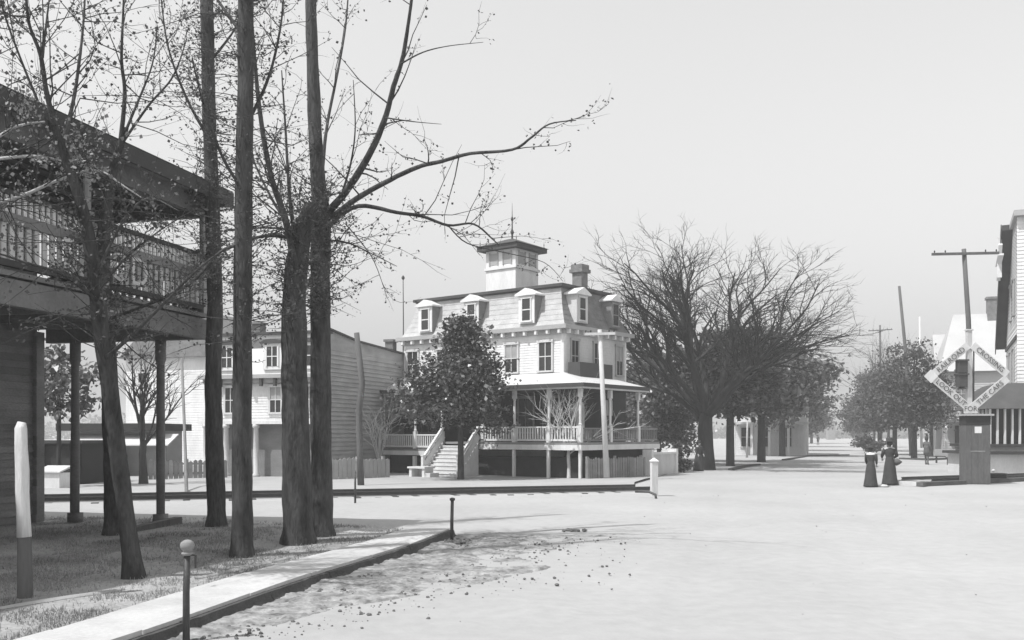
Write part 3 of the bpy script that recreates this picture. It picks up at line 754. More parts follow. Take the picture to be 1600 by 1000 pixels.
# shingled corner pier
pier = MB().box(-.15, .05, -.155, .1, 0, 4.0).build('corner_pier', M_mid, gal)
for i in range(26):
    for fcx in (0, 1):
        y0, y1 = (-.15, -.03) if (i + fcx) % 2 else (-.155, -.06)
        a0 = -.15 + (.0 if fcx == 0 else (.125 if i % 2 else .09)); a1 = a0 + (.12 if i % 2 else .085) if fcx == 0 else .095
        MB().box(a0 + .006, a1 - .006, -.175, -.156, .01 + i * .15, .15 + i * .15).build('shingle', M_mid, pier)
# gallery floor, ceiling and beams;  x: out from the wall, y: along it
GW = 3.85; FZ2 = 4.30
m = MB(); m.box(0.03, GW, NB, .3, FZ2 - .08, FZ2); m.build('gallery_floor', M_mid, gal)
pl = MB().box(0, .145, NB, .25, FZ2 - .12, FZ2 - .081).build('ceiling_board', M_galw, gal); pl.location = (.05, 0, 0)
for i in range(1, 24): inst(pl, (.05 + i * .153, 0, 0), gal)
m = MB(); m.box(GW - .16, GW, NB, .3, FZ2 - .52, FZ2 - .125); m.box(.05, GW - .165, .14, .3, FZ2 - .52, FZ2 - .125); m.build('floor_beam', M_galw, gal)
jo = MB().box(.06, GW - .165, -.04, .04, FZ2 - .36, FZ2 - .122).build('joist', M_galw, gal); jo.location = (0, -.9, 0)
for i in range(1, 12): inst(jo, (0, -.9 - i * 1.1, 0), gal)
# columns under the far end
cm = MB(); cm.box(-.11, .11, -.11, .11, 0, .2); cm.lathe([(.085, .2), (.09, 1.6), (.08, 3.3), (.11, 3.38), (.11, FZ2 - .525)], (0, 0), 12)
c0 = cm.build('column', M_mid, gal, True); c0.location = (.85, .05, 0); inst(c0, (2.78, .2, 0), gal)
inst(c0, (GW - .2, -9.5, 0), gal); inst(c0, (GW - .2, -13.5, 0), gal)
# railing of the gallery: pickets above a deep middle board, slats below
def gallery_rail(p, q):
    p, q = Vector(p), Vector(q); L = (q - p).length; d = (q - p) / L; an = math.atan2(d.y, d.x)
    m = MB(); m.bar(p + Vector((0, 0, 1.18)), q + Vector((0, 0, 1.18)), .12, .07); r = m.build('railing', M_trim, gal)
    m = MB(); m.bar(p + Vector((0, 0, .80)), q + Vector((0, 0, .80)), .10, .16); m.build('middle_board', M_mid, r)
    m = MB(); m.bar(p + Vector((0, 0, .12)), q + Vector((0, 0, .12)), .10, .10); m.build('bottom_rail', M_trim, r)
    b1 = MB().box(-.035, .035, -.015, .015, .882, 1.143).build('picket', M_white, r); n = int(L / .125); b1.location = p + d * .06; b1.rotation_euler.z = an
    for i in range(1, n): inst(b1, p + d * (.06 + i * L / n), r, an)
    b2 = MB().box(-.05, .05, -.015, .015, .172, .718).build('slat', M_off, r); n = int(L / .17); b2.location = p + d * .09; b2.rotation_euler.z = an
    for i in range(1, n): inst(b2, p + d * (.09 + i * L / n), r, an)
    return r
gr_ = gallery_rail((GW - .08, -12.0, FZ2), (GW - .08, .22, FZ2)); gallery_rail((.08, .22, FZ2), (GW - .16, .22, FZ2))
for (x, y) in ((GW - .1, .2), (GW - .1, -3.3), (GW - .1, -6.6), (GW - .1, -9.9), (1.35, .22)):
    m = MB(); m.box(x - .08, x + .08, y - .08, y + .08, FZ2, FZ2 + 1.3); m.lathe([(.06, FZ2 + 1.3), (.065, FZ2 + 2.05), (.09, FZ2 + 2.1), (.09, FZ2 + 2.3)], (x, y), 8); m.build('gallery_post', M_pale, gal)
# gallery roof
RE = 6.62; OV = .3
m = MB(); m.box(-.02, GW + OV, NB, .3 + OV, RE + .02, RE + .07); m.build('roof_soffit', M_galw, gal)
m = MB(); m.box(GW - .14, GW, NB, .3, RE - .35, RE + .018); m.box(0.05, GW - .145, .16, .3, RE - .35, RE + .018); m.build('frieze_beam', M_galw, gal)
m = MB(); m.box(GW + OV, GW + OV + .05, NB, .35 + OV, RE - .06, RE + .22); m.box(-9.0, GW + OV - .002, .3 + OV, .35 + OV, RE - .06, RE + .22); m.build('roof_fascia', M_trim, gal)
m = MB(); e0 = GW + OV + .05; e1 = .36 + OV
for k in range(9):
    t0, t1 = k / 9, (k + 1) / 9
    for t_, dz in ((t0, .22), (t1, .2)): pass
    x0_, x1_ = e0 - t0 * 4.6, e0 - t1 * 4.6; y0_, y1_ = e1 - t0 * 4.6, e1 - t1 * 4.6; za, zb = RE + .24 + t0 * .35, RE + .225 + t1 * .35
    m.add([(x0_, NB, za), (x0_, y0_, za), (x1_, y1_, zb), (x1_, NB, zb)], [(0, 1, 2, 3)])
    m.add([(x0_, y0_, za), (-9, y0_, za), (-9, y1_, zb), (x1_, y1_, zb)], [(0, 1, 2, 3)])
m.build('roof', M_shing, gal)
rf = MB().box(-.035, .035, NB, .28 + OV, RE - .09, RE + .018).build('rafter_strip', M_trim, gal); rf.location = (.6, 0, 0)
for i in range(1, 5): inst(rf, (.6 + i * .62, 0, 0), gal)
window(gal, RIGHT(0.005), -1.6, 4.7, .9, 1.7, M_off); window(gal, RIGHT(0.005), -4.6, 4.7, .9, 1.7, M_off)
# big pale painted letters on the lower rail
def text_mesh(name, body, size, mat, parent, mtx, ext=.006):
    cu = bpy.data.curves.new(name, 'FONT'); cu.body = body; cu.size = size; cu.extrude = ext; cu.align_x = 'CENTER'; cu.align_y = 'CENTER'
    cu.resolution_u = 3
    o = bpy.data.objects.new(name, cu); C.objects.link(o)
    bpy.context.view_layer.update()
    me = bpy.data.meshes.new_from_object(o.evaluated_get(bpy.context.evaluated_depsgraph_get()))
    bpy.data.objects.remove(o); me.transform(mtx); me.materials.clear(); me.materials.append(mat)
    n = bpy.data.objects.new(name, me); C.objects.link(n); n.parent = parent
    return n
for i, ch in enumerate('FECD'):
    mt = Matrix.Translation((GW + .02, -3.9 + i * .62, FZ2 + .45)) @ Matrix.Rotation(math.radians(90), 4, 'Z') @ Matrix.Rotation(math.radians(90), 4, 'X')
    text_mesh('letter', ch, .72, M_white, gr_, mt)

# --- left background: low sheds, white gable house, small things
p = PT(262, 0, 60)
wh = thing('white_gable_house', 'tall white house wall seen behind the gallery columns', 'house', (p.x + 3.2, p.y, 0), BA)
MB().box(-7.0, -.02, .02, 8, 0, 6.9).build('wall_core', M_off, wh)
MB(FRONT(0)).clap(-7.0, 0, 0, 6.9, .16).build('wall', M_white, wh); MB(RIGHT(0)).clap(0, 8, 0, 6.9, .16).build('wall', M_white, wh)
m = MB(); m.v = [(-7.3, -.4, 6.85), (.3, -.4, 6.85), (.3, 8.3, 6.85), (-7.3, 8.3, 6.85), (-3.5, -.4, 10.2), (-3.5, 8.3, 10.2)]
m.f = [(0, 1, 4), (2, 3, 5), (1, 2, 5, 4), (3, 0, 4, 5), (0, 3, 2, 1)]
m.build('roof', M_shing, wh)
window(wh, FRONT(-.02), -5.7, 5.3, .55, .6, M_off, 1, 1); window(wh, FRONT(-.02), -5.75, 4.3, .55, .3, M_off, 1, 1)
p = PT(250, 0, 46)
sh = thing('flat_roof_shed', 'low shed with a projecting flat dark roof behind the leaning trunk', 'shed', (p.x, p.y, 0), -.02)
MB().box(-4.3, -.1, .3, 3.2, 0, 2.15).build('wall', M_pale, sh); MB().box(-4.8, .25, -.5, 3.6, 2.151, 2.5).build('roof', M_darkw, sh)
m = MB(); m.v = [(-4.2, -1.1, 1.5), (.8, -1.1, 1.5), (.8, .29, 2.0), (-4.2, .29, 2.0), (-4.2, -1.1, 1.44), (.8, -1.1, 1.44), (.8, .29, 1.94), (-4.2, .29, 1.94)]
m.f = [(0, 1, 2, 3), (7, 6, 5, 4), (0, 4, 5, 1), (1, 5, 6, 2), (3, 2, 6, 7), (0, 3, 7, 4)]; m.build('lean_to_roof', M_off, sh)
m = MB(); m.box(-4.1, -1.7, -.8, .28, 0, 1.0); m.build('bin', M_darkw, sh)
for x in (-4.0, -2.0, .6): MB().box(x - .07, x + .07, -1.05, -.91, 0, 1.44).build('post', M_mid, sh)
p = PT(126, 0, 38)
ds = thing('dark_shed', 'squat dark flat-topped shed at the left edge beyond the tracks', 'shed', (p.x, p.y, 0), -.05)
m = MB(); m.box(-3.2, 0, .1, 2.4, 0, 1.62); m.build('wall', M_darkw, ds); MB().box(-3.4, .12, -.1, 2.6, 1.621, 1.74).build('roof', M_trim, ds)
for x in (-.15, -1.6): MB().box(x - .08, x + .08, -.08, .09, 0, 1.62).build('post', M_pale, ds)
p = G(84, 766); m = thing('white_crate', 'white box with a sloping lid by the dark shed', 'box', (p.x, p.y, 0), -.1)
MB().box(-.42, .42, -.35, .35, 0, .62).build('body', M_white, m)
q_ = MB(); q_.v = [(-.48, -.42, .63), (.48, -.42, .63), (.48, .42, .82), (-.48, .42, .82), (-.48, -.42, .68), (.48, -.42, .68), (.48, .42, .87), (-.48, .42, .87)]; q_.f = [(0, 3, 2, 1), (4, 5, 6, 7), (0, 1, 5, 4), (1, 2, 6, 5), (2, 3, 7, 6), (3, 0, 4, 7)]
q_.build('lid', M_off, m)

# ------------------------------------------------------------------ posts and poles
def hitch(px, py, top, label, ball=True):
    p = G(px, py, 0.0 if py > 990 or px > 600 else LZ); h = (py - top) * p.y / FPX
    t = thing('hitching_post', label, 'post', (p.x, p.y, -.02 if px > 600 else .0), 0, None)
    m = MB(); m.tube([(0, 0, -.1), (0, 0, h * .5), (.01, 0, h - (.06 if ball else 0))], [.035, .032, .03], 10); m.build('pipe', M_iron, t, True)
    if ball:
        m = MB(); m.lathe([(.03, h - .1), (.055, h - .085), (.055, h - .07), (.03, h - .06), (.062, h - .03), (.07, h), (.06, h + .03), (.03, h + .05), (.005, h + .055)], (0.01, 0), 12); m.build('ball_cap', M_mid, t, True)
        m = MB(); m.tube([(.03, 0, h - .09), (.09, 0, h - .10), (.09, 0, h - .22)], [.012, .012, .01], 6); m.build('hook', M_iron, t)
    else:
        m = MB(); m.lathe([(.045, h - .04), (.05, h - .02), (.05, h), (.02, h + .015)], (0.01, 0), 10); m.build('cap', M_iron, t, True)
    return t
hitch(291, 1003, 852, 'iron hitching post with a pale ball cap in the near foreground')
hitch(706, 850, 777, 'slim iron post at the far end of the front walk', False)
p = G(708, 851)
m = MB(); rr = random.Random(2)
for i in range(10): clod(m, p.x + .03 + rr.gauss(0, .07), p.y + rr.gauss(0, .05), rr.uniform(.04, .08), rr, .02)
tag(m.build('earth_heap', M_clod), 'small dark heap of earth round the slim iron post', 'heap')
# whitewashed post
p = G(38, 937, LZ); t = thing('whitewashed_post', 'tall whitewashed post with a bare dark foot on the lawn', 'post', (p.x, p.y, LZ - .05), 0)
m = MB(); m.tube([(0, 0, .75), (-.012, 0, 1.0), (-.02, .005, 1.25), (-.022, 0, 1.5), (-.035, 0, 1.75), (-.04, 0, 1.96), (-.03, .01, 2.03)], [.077, .074, .075, .071, .070, .064, .045], 9, rough=.07, rng=rr); m.build('painted_shaft', M_limew, t, True)
m = MB(); m.tube([(.01, 0, -.1), (.01, 0, .1), (0, 0, .749)], [.10, .085, .073], 10, rough=.05, rng=rr); m.build('bare_foot', M_pole, t, True)
def pole(label, pts, radii, mat=M_pole, arms=(), n=8, name='utility_pole', rough=.05):
    b = Vector(pts[0]); t = thing(name, label, 'pole', b)
    m = MB(); m.tube([Vector(p) - b for p in pts], radii, n, rough=rough, rng=rr); m.build('shaft', mat, t, True)
    for (p, w, tilt, ry) in arms:
        p = Vector(p) - b; dv = Vector((math.cos(ry) * w / 2, math.sin(ry) * w / 2, tilt * w / 2))
        m = MB(); m.bar(p - dv - Vector((0, .12, 0)), p + dv - Vector((0, .12, 0)), .09, .11); ca = m.build('crossarm', mat, t)
        for k in (-.92, -.6, .6, .92):
            m = MB(); c_ = p + dv * k - Vector((0, .12, 0)); m.lathe([(.015, c_.z + .05), (.03, c_.z + .09), (.035, c_.z + .14), (.01, c_.z + .17)], (c_.x, c_.y), 6); m.build('insulator', M_darkw, ca)
    return t
Yp = 35.5
pole('crooked dark pole standing in front of the boarded side wall', [PT(564, 762, Yp), PT(562, 700, Yp), PT(561, 640, Yp), PT(566, 600, Yp), PT(557, 520, Yp)], [.13, .11, .12, .11, .10])
Yp = 41.0
pole('slender pale pole in front of the hotel porch corner', [PT(948, 746, Yp), PT(943, 640, Yp), PT(937, 515, Yp)], [.13, .11, .09], M_palepole, [(PT(937, 492 + 30, Yp), 1.3, .02, 0)])
Yp = 43.0
pole('tall telegraph pole with one wide crossarm behind the booth', [PT(1520, 745, Yp), PT(1518, 640, Yp), PT(1513, 500, Yp), PT(1506, 389, Yp)], [.13, .12, .11, .10], M_pole, [(PT(1506.5, 397, Yp), 3.0, .02, 0)])
Yp = 85.0
pole('leaning bare pole rising above the trees on the right', [PT(1424, 712, Yp), PT(1416, 560, Yp), PT(1405, 447, Yp)], [.19, .16, .12], M_pole)
Yp = 110
pole('faint far pole right of the leaning one', [PT(1440, 700, Yp), PT(1438, 600, Yp), PT(1437, 495, Yp)], [.15, .12, .09], M_palepole)
Yp = 120
pole('distant telegraph pole with a crossarm among the right-hand trees', [PT(1377, 700, Yp), PT(1376, 600, Yp), PT(1375, 508, Yp)], [.16, .14, .12], M_pole, [(PT(1375, 516, Yp), 3.0, .06, 0)])
Yp = 37
pole('thin pole left of the store front', [PT(292, 782, Yp - 6), PT(289, 690, Yp), PT(284, 560, Yp)], [.06, .055, .05], M_mid)
pole('thin pole before the dark shed', [G(111, 812), PT(111, 760, 21.9), PT(111, 690, 21.9)], [.028, .026, .022], M_iron, rough=0)
p = G(555, 786); pole('thin rod with a small finial by the tracks', [p, p + Vector((0, 0, .6)), p + Vector((0, 0, .95))], [.03, .028, .015], M_iron, rough=0)
p = G(980, 742); pole('short dark stake before the picket fence', [p, p + Vector((0, 0, .4)), p + Vector((.01, 0, .85))], [.05, .045, .04], M_pole)
p = G(1022, 775); t = thing('corner_post', 'squared white post at the street corner beyond the tracks', 'post', (p.x, p.y, 0), .2)
MB().box(-.1, .1, -.1, .1, -.05, 1.12).build('shaft', M_off, t)
m = MB(); m.v = [(-.13, -.13, 1.121), (.13, -.13, 1.121), (.13, .13, 1.121), (-.13, .13, 1.121), (0, 0, 1.24)]; m.f = [(0, 3, 2, 1), (0, 1, 4), (1, 2, 4), (2, 3, 4), (3, 0, 4)]; m.build('cap', M_white, t)
p = G(1010, 779); m = MB(); m.tube([(p.x - .3, p.y + .35, .2), (p.x + .1, p.y + .2, .2), (p.x + .28, p.y, .12), (p.x + .3, p.y - .05, -.05)], [.04] * 4, 8)
tag(m.build('bent_pipe', M_iron, smooth=True), 'bent iron pipe at the street end of the track', 'pipe')
m = MB(); a, b = G(196, 834, LZ), G(279, 818, LZ); m.bar((a.x, a.y, LZ + .02), (b.x, b.y, LZ + .06), .16, .16)
tag(m.build('fallen_timber', M_pole), 'dark squared timber lying on the lawn edge by the leaning trunk', 'timber')

# ------------------------------------------------------------------ crossing: booth, sign, right-hand houses
p = G(1523, 756); bth = thing('watchman_booth', 'narrow dark board booth with a white paper notice beside the rails', 'booth', (p.x, p.y, 0), -.12)
bw, bd, bh = .92, .8, 2.72
MB().box(-bw / 2 + .02, bw / 2 - .02, -bd / 2 + .02, bd / 2, 0, bh).build('body', M_darkw, bth)
x = -bw / 2
for k, wv in enumerate((.21, .24, .22, .25)):
    MB().box(x + .004, x + wv - .004, -bd / 2, -bd / 2 + .019, .02, bh - .38 + (k % 2) * .006).build('board', M_booth, bth); x += wv
y = -bd / 2 + .02
for wv in (.2, .2, .2, .18):
    MB().box(-bw / 2 - .002, -bw / 2 + .019, y + .004, y + wv - .004, .02, bh - .38).build('board', M_booth, bth); y += wv
MB().box(-bw / 2 - .006, bw / 2 + .006, -bd / 2 - .01, bd / 2, bh - .36, bh).build('head_panel', M_void, bth)
m = MB(); m.box(-bw / 2 - .1, bw / 2 + .1, -bd / 2 - .12, bd / 2 + .1, bh + .001, bh + .07); m.build('roof', M_pale, bth)
MB().box(-.14, .12, -bd / 2 - .014, -bd / 2 - .003, 2.03, 2.29).build('paper_notice', M_white, bth)
MB().box(-.3, .26, -bd / 2 - .012, -bd / 2 - .002, 1.28, 1.34).build('batten', M_mid, bth)
p = G(1556, 753); bx = thing('relay_box', 'small dark box with a knob on the ground right of the booth', 'box', (p.x, p.y, 0), -.1)
MB().box(-.33, .33, -.25, .25, 0, .32).build('body', M_darkw, bx); m = MB(); m.box(-.36, .36, -.28, .28, .321, .37); m.build('lid', M_trim, bx); m = MB(); m.lathe([(.03, .37), (.03, .42), (.07, .45), (.07, .5), (.02, .53)], (-.1, 0), 8); m.build('knob', M_off, bx)
# open diamond crossing sign
Yd = 41.2; cxs = PT(1516, 588, Yd)
sg = thing('railroad_crossing_sign', 'large open white diamond crossing sign with black letters on a post', 'sign', (cxs.x, cxs.y, 0), 0)
zc = cxs.z; hw, hh = 1.68, 1.42; bwid = .33
MB().box(-.1, .1, .03, .23, 0, zc + hh + .55).build('post', M_off, sg)
m = MB(); m.box(-.14, .14, -.01, .27, zc + hh + .551, zc + hh + .61); m.build('post_cap', M_off, sg)
crn = [(-hw, 0), (0, hh), (hw, 0), (0, -hh)]
words = {0: 'RAILROAD', 1: 'CROSSING', 2: 'THE CARS', 3: 'LOOK OUT'}
for i in range(4):
    a, b = Vector((crn[i][0], 0, crn[i][1])), Vector((crn[(i + 1) % 4][0], 0, crn[(i + 1) % 4][1]))
    d_ = (b - a); L = d_.length; d_.normalize(); nrm = Vector((-d_.z, 0, d_.x))
    m = MB(); e = .02 + i * .004
    c = [a - nrm * bwid / 2 + d_ * .12, b - nrm * bwid / 2 - d_ * .12, b + nrm * bwid / 2 - d_ * .12, a + nrm * bwid / 2 + d_ * .12]
    for yy in (-.015 - i * .004, .015):
        for q in c: m.v.append((q.x, yy, q.z + zc))
    m.f = [(0, 1, 2, 3), (7, 6, 5, 4), (0, 4, 5, 1), (1, 5, 6, 2), (2, 6, 7, 3), (3, 7, 4, 0)]
    bo = m.build('sign_board', M_signb, sg)
    mid = (a + b) / 2; ang = math.atan2(d_.z, d_.x)
    if i in (2, 3): ang += math.pi
    mt = Matrix.Translation((mid.x, -.035 - i * .004, mid.z + zc)) @ Matrix.Rotation(-ang, 4, 'Y') @ Matrix.Rotation(math.radians(90), 4, 'X')
    text_mesh('lettering', words[i], .31, M_letter, bo, mt, .004)
mt = Matrix.Translation((0, -.05, zc - hh + .02)) @ Matrix.Rotation(math.radians(90), 4, 'X')
MB().box(-.3, .3, -.044, -.032, zc - hh - .17, zc - hh + .19).build('sign_plate', M_signb, sg); text_mesh('lettering', 'FOR', .3, M_letter, sg, mt, .004)
m = MB(); m.v = [(-hw - .02 + dx, yy, zc + dz) for yy in (-.05, -.03) for dx, dz in ((-.3, 0), (0, -.3), (.3, 0), (0, .3))]; m.f = [(0, 1, 2, 3), (7, 6, 5, 4)] + [(i, (i + 1) % 4, 4 + (i + 1) % 4, 4 + i) for i in range(4)]
m.build('corner_plate', M_white, sg)
# crossing bells: two dark boxes on the post
for k, (z_, w_) in enumerate(((zc + .15, .36), (zc - .45, .34))):
    m = MB(); m.v = []; m.box(-.52, -.16, -.12, .26, z_, z_ + .5); m.box(-.56, -.12, -.18, .3, z_ + .501, z_ + .57); m.lathe([(.16, z_ - .1), (.17, z_ - .04), (.1, z_ - .001)], (-.34, .06), 10)
    m.build('bell_box', M_trim, sg)
m = MB(); m.tube([(.19, .1, .3), (.2, .1, zc + 1.2)], [.03, .03], 6); m.build('conduit', M_trim, sg)

# tall gabled building at the right edge
RA = math.atan2(-.41, .912)
far = Vector((30.9, 60.0, 0)); dy = Vector((.41, .912, 0))
rbd = thing('gabled_hotel', 'tall gabled building with dark bargeboards at the right edge', 'building', far, RA)
EZ, PZ, HWD, NEAR = 7.9, 13.6, 6.0, -9.5             # local y<0 runs towards the camera, street wall faces local -x
prof = [(0, 0), (NEAR, 0), (NEAR, PZ), (-HWD, PZ), (0, EZ)]
m = MB(); m.v = [(x, y_ + (.03 if y_ == NEAR else 0), z_) for x in (0.03, 9) for y_, z_ in prof]
m.f = [(0, 1, 2, 3, 4), (9, 8, 7, 6, 5)] + [(i, (i + 1) % 5, 5 + (i + 1) % 5, 5 + i) for i in range(5)]
m.build('wall_core', M_pale, rbd)
f = LEFTF(0.02); MB(f).clap(NEAR, 0, 0, EZ, .2, .03).build('wall', M_white, rbd)
MB(FRONT(NEAR)).clap(0, 9, 0, PZ, .2, .03).build('end_wall', M_white, rbd)
for a_ in (1.2, 3.4, 5.6):
    for z_ in (1.6, 5.0, 8.8): window(rbd, FRONT(NEAR - .03), a_, z_, .85, 1.8, M_pale)
z = EZ; m = MB(f)
while z < PZ - .1:
    w0_ = -HWD * (z - EZ) / (PZ - EZ); w1_ = -HWD * min(1, (z + .2 - EZ) / (PZ - EZ))
    m.add([(NEAR, .03, z), (w0_, .03, z), (w1_, .003, z + .2), (NEAR, .003, z + .2)], [(0, 1, 2, 3)]); z += .2
m.build('gable_wall', M_white, rbd)
ov = .55; sl = (PZ - EZ) / HWD; ye, ze = .6, EZ - .6 * sl
def slab4(name, x0, x1, p4, mat):
    m = MB(); m.v = [(x, y_, z_) for x in (x0, x1) for y_, z_ in p4]
    m.f = [(0, 1, 2, 3), (7, 6, 5, 4), (0, 4, 5, 1), (1, 5, 6, 2), (2, 6, 7, 3), (3, 7, 4, 0)]
    return m.build(name, mat, rbd)
slab4('roof_slope', -ov, 9.3, [(ye, ze), (-HWD, PZ), (-HWD, PZ + .3), (ye, ze + .3)], M_roofd)
slab4('roof_top', -ov * .3, 9.3, [(NEAR - .4, PZ + .01), (-HWD - .01, PZ + .01), (-HWD - .01, PZ + .3), (NEAR - .4, PZ + .3)], M_pale)
slab4('bargeboard', -ov - .06, -ov - .01, [(ye, ze - .3), (-HWD, PZ - .3), (-HWD, PZ + .34), (ye, ze + .34)], M_trim)
m = MB(); m.bar((-ov - .1, -HWD - .9, PZ - 1.5), (-ov - .1, -HWD + 1.9, PZ - 1.7), .1, .3, (1, 0, 0)); m.bar((-ov - .1, -HWD + .5, PZ - 2.6), (-ov - .1, -HWD + .5, PZ - .3), .1, .25, (1, 0, 0)); m.bar((-ov - .1, -HWD - .7, PZ - .9), (-ov - .1, -HWD + 1.6, PZ - 2.6), .1, .2, (1, 0, 0)); m.build('gable_truss', M_white, rbd)
for a, z0_ in ((-2.0, 4.8), (-4.4, 4.8), (-7.0, 4.8), (-4.6, 8.6), (-7.4, 8.6)): window(rbd, LEFTF(-.02), a, z0_, .8, 1.9, M_pale)
MB(f).box(NEAR, 0, .031, .1, 7.1, 7.3).build('belt_course', M_trim, rbd)
# its veranda towards the crossing
bpy.context.view_layer.update()
winv = rbd.matrix_world.inverted()
wl = lambda x, y, z: tuple(winv @ Vector((x, y, z)))
vx0, vx1, vy, pz = 23.75, 28.5, 47.6, 1.5
m = MB(wl); m.box(vx0 - .5, vx1, vy - .5, vy + 3.4, pz - .14, pz); m.box(vx0 - .9, vx1, vy - .9, vy + 3.4, pz - .5, pz - .36); m.build('porch_floor', M_darkw, rbd)
m = MB(wl); m.box(vx0 - .2, vx1, vy - .2, vy + 3.4, pz - .359, pz - .141); m.box(vx0 - .6, vx1, vy - .6, vy + 3.4, 0, pz - .501); m.build('porch_base', M_off, rbd)
m = MB(wl); m.box(vx0 + .1, vx1, vy + .25, vy + 3.4, pz + .01, 3.25); m.build('porch_screen', M_void, rbd)
m = MB(wl); n = 8; rows_ = []
for k in range(n + 1):
    t_ = k / n; ins = 2.0 * t_; zz = 3.25 + 1.35 * math.sin(t_ * math.pi / 2)
    rows_.append([(vx0 - .25 + ins, vy + 3.4, zz), (vx0 - .25 + ins, vy - .3 + ins * .8, zz), (vx1, vy - .3 + ins * .8, zz)])
for r_ in rows_: m.v += [wl(*q) for q in r_]
for k in range(n):
    for j in range(2): m.f.append((k * 3 + j, k * 3 + j + 1, k * 3 + 4 + j, k * 3 + 3 + j))
o = len(m.v); m.v += [wl(*rows_[0][j]) for j in range(3)] + [wl(vx1, vy + 3.4, 3.25)]; m.f.append((o, o + 1, o + 2, o + 3))
m.build('porch_roof', M_roofd, rbd, True)
x = vx0
while x < vx1:
    m = MB(wl); m.box(x - .04, x + .04, vy + .05, vy + .16, pz, 3.24); m.build('porch_slat', M_white, rbd); x += .37
y = vy + .5
while y < vy + 3.2:
    m = MB(wl); m.box(vx0 - .02, vx0 + .07, y - .04, y + .04, pz, 3.24); m.build('porch_slat', M_white, rbd); y += .37

# pale house behind the sign
p = PT(1474, 0, 82); ph = thing('pale_house', 'pale boarded house with a brick chimney behind the crossing sign', 'house', (p.x, p.y, 0), -.32)
pw, pdp = 10.0, 8.0; pe, pr = 7.4, 12.6
m = MB(); m.v = [(x, y_, z_) for y_ in (0.02, pdp) for x, z_ in ((0.02, 0), (pw, 0), (pw, pe), (0.02, pe))]
m.f = [(0, 1, 2, 3), (7, 6, 5, 4), (0, 4, 5, 1), (1, 5, 6, 2), (2, 6, 7, 3), (3, 7, 4, 0)]; m.build('wall_core', M_far, ph)
MB(FRONT(0)).clap(0, pw, 0, pe, .2, .03).build('wall', M_far, ph); MB(LEFTF(0)).clap(0, pdp, 0, pe, .2, .03).build('wall', M_far, ph)
m = MB(); m.v = [(-.4, -.5, pe - .1), (pw + .4, -.5, pe - .1), (pw + .4, pdp / 2, pr), (1.2, pdp / 2, pr), (-.4, pdp + .5, pe - .1), (pw + .4, pdp + .5, pe - .1)]
m.f = [(0, 1, 2, 3), (3, 2, 5, 4), (0, 3, 4), (0, 4, 5, 1)]; m.build('roof', M_far, ph)
m = MB(); m.box(3.9, 4.9, 3.4, 4.3, pr - 1.5, pr + 1.2); m.box(3.8, 5.0, 3.3, 4.4, pr + 1.201, pr + 1.4); m.build('chimney', M_brick, ph)
m = MB(); m.box(-.2, 2.6, -2.2, 0, 3.0, 3.2); m.build('porch_roof', M_mid, ph)
for x in (0, 1.2, 2.4): MB().box(x - .09, x + .09, -2.1, -1.92, 0, 3.0).build('porch_post', M_white, ph)
MB(FRONT(-.03)).box(.9, 2.1, 0, .05, .2, 2.7).build('door', M_darkw, ph)
for a, z0_ in ((4.2, 1.2), (6.6, 1.2), (4.2, 4.6), (6.6, 4.6), (1.4, 4.6)): window(ph, FRONT(-.03), a, z0_, .9, 1.6, M_far, pane=MATS.get('pale_pane') or glass('pale_pane', .18))
p = PT(1468, 0, 105); p2 = thing('far_pale_house', 'very faint pale house left of the sign pole', 'house', (p.x, p.y, 0), -.32)
MB().box(0, 7, 0, 7, 0, 8.5).build('wall', M_far, p2); m = MB(); m.v = [(-.4, -.4, 8.5), (7.4, -.4, 8.5), (7.4, 7.4, 8.5), (-.4, 7.4, 8.5), (-.4, 3.5, 13.2), (7.4, 3.5, 13.2)]; m.f = [(0, 1, 5, 4), (2, 3, 4, 5), (0, 4, 3), (1, 2, 5), (0, 3, 2, 1)]; m.build('roof', M_far, p2)
# benches on the far walk
for i, (px_, py_, lab) in enumerate(((1478, 697, 'low bench in front of the pale house, left one'), (1497, 702, 'low bench in front of the pale house, right one'))):
    Yb = 66 - i * 4; p = Vector(((px_ - 800) / FPX * Yb, Yb, 0)); t = thing('bench', lab, 'bench', p, -.3, 'benches on the far walk')
    MB().box(-.7, .7, -.22, .22, .42, .48).build('seat', M_darkw, t); MB().box(-.7, .7, .2, .25, .5, .95).build('backrest', M_pale, t)
    for x in (-.6, .6): MB().box(x - .04, x + .04, -.2, .2, 0, .419).build('leg', M_darkw, t)
# house glimpsed behind the street trees
p = PT(1150, 0, 92); gh = thing('porched_house', 'light porched house glimpsed behind the street trees', 'house', (p.x, p.y, 0), -.32)
MB().box(0, 6.5, .02, 7, 0, 6).build('wall_core', M_off, gh); MB(FRONT(0)).clap(0, 6.5, 0, 6, .18).build('wall', M_white, gh)
m = MB(); m.v = [(-.5, -.5, 6), (7, -.5, 6), (7, 7.5, 6), (-.5, 7.5, 6), (3.2, -.5, 9), (3.2, 7.5, 9)]; m.f = [(0, 1, 4), (2, 3, 5), (1, 2, 5, 4), (3, 0, 4, 5), (0, 3, 2, 1)]; m.build('roof', M_shing, gh)
MB().box(-.2, 6.7, -2, -.03, 2.9, 3.1).build('porch_roof', M_off, gh)
for x in (0, 1.6, 3.2, 4.9, 6.4): MB().box(x - .12, x + .12, -1.9, -1.66, 0, 2.9).build('porch_post', M_white, gh)
for a in (1.0, 2.6, 4.6): window(gh, FRONT(-.03), a, .8, 1.0, 1.8, M_off)

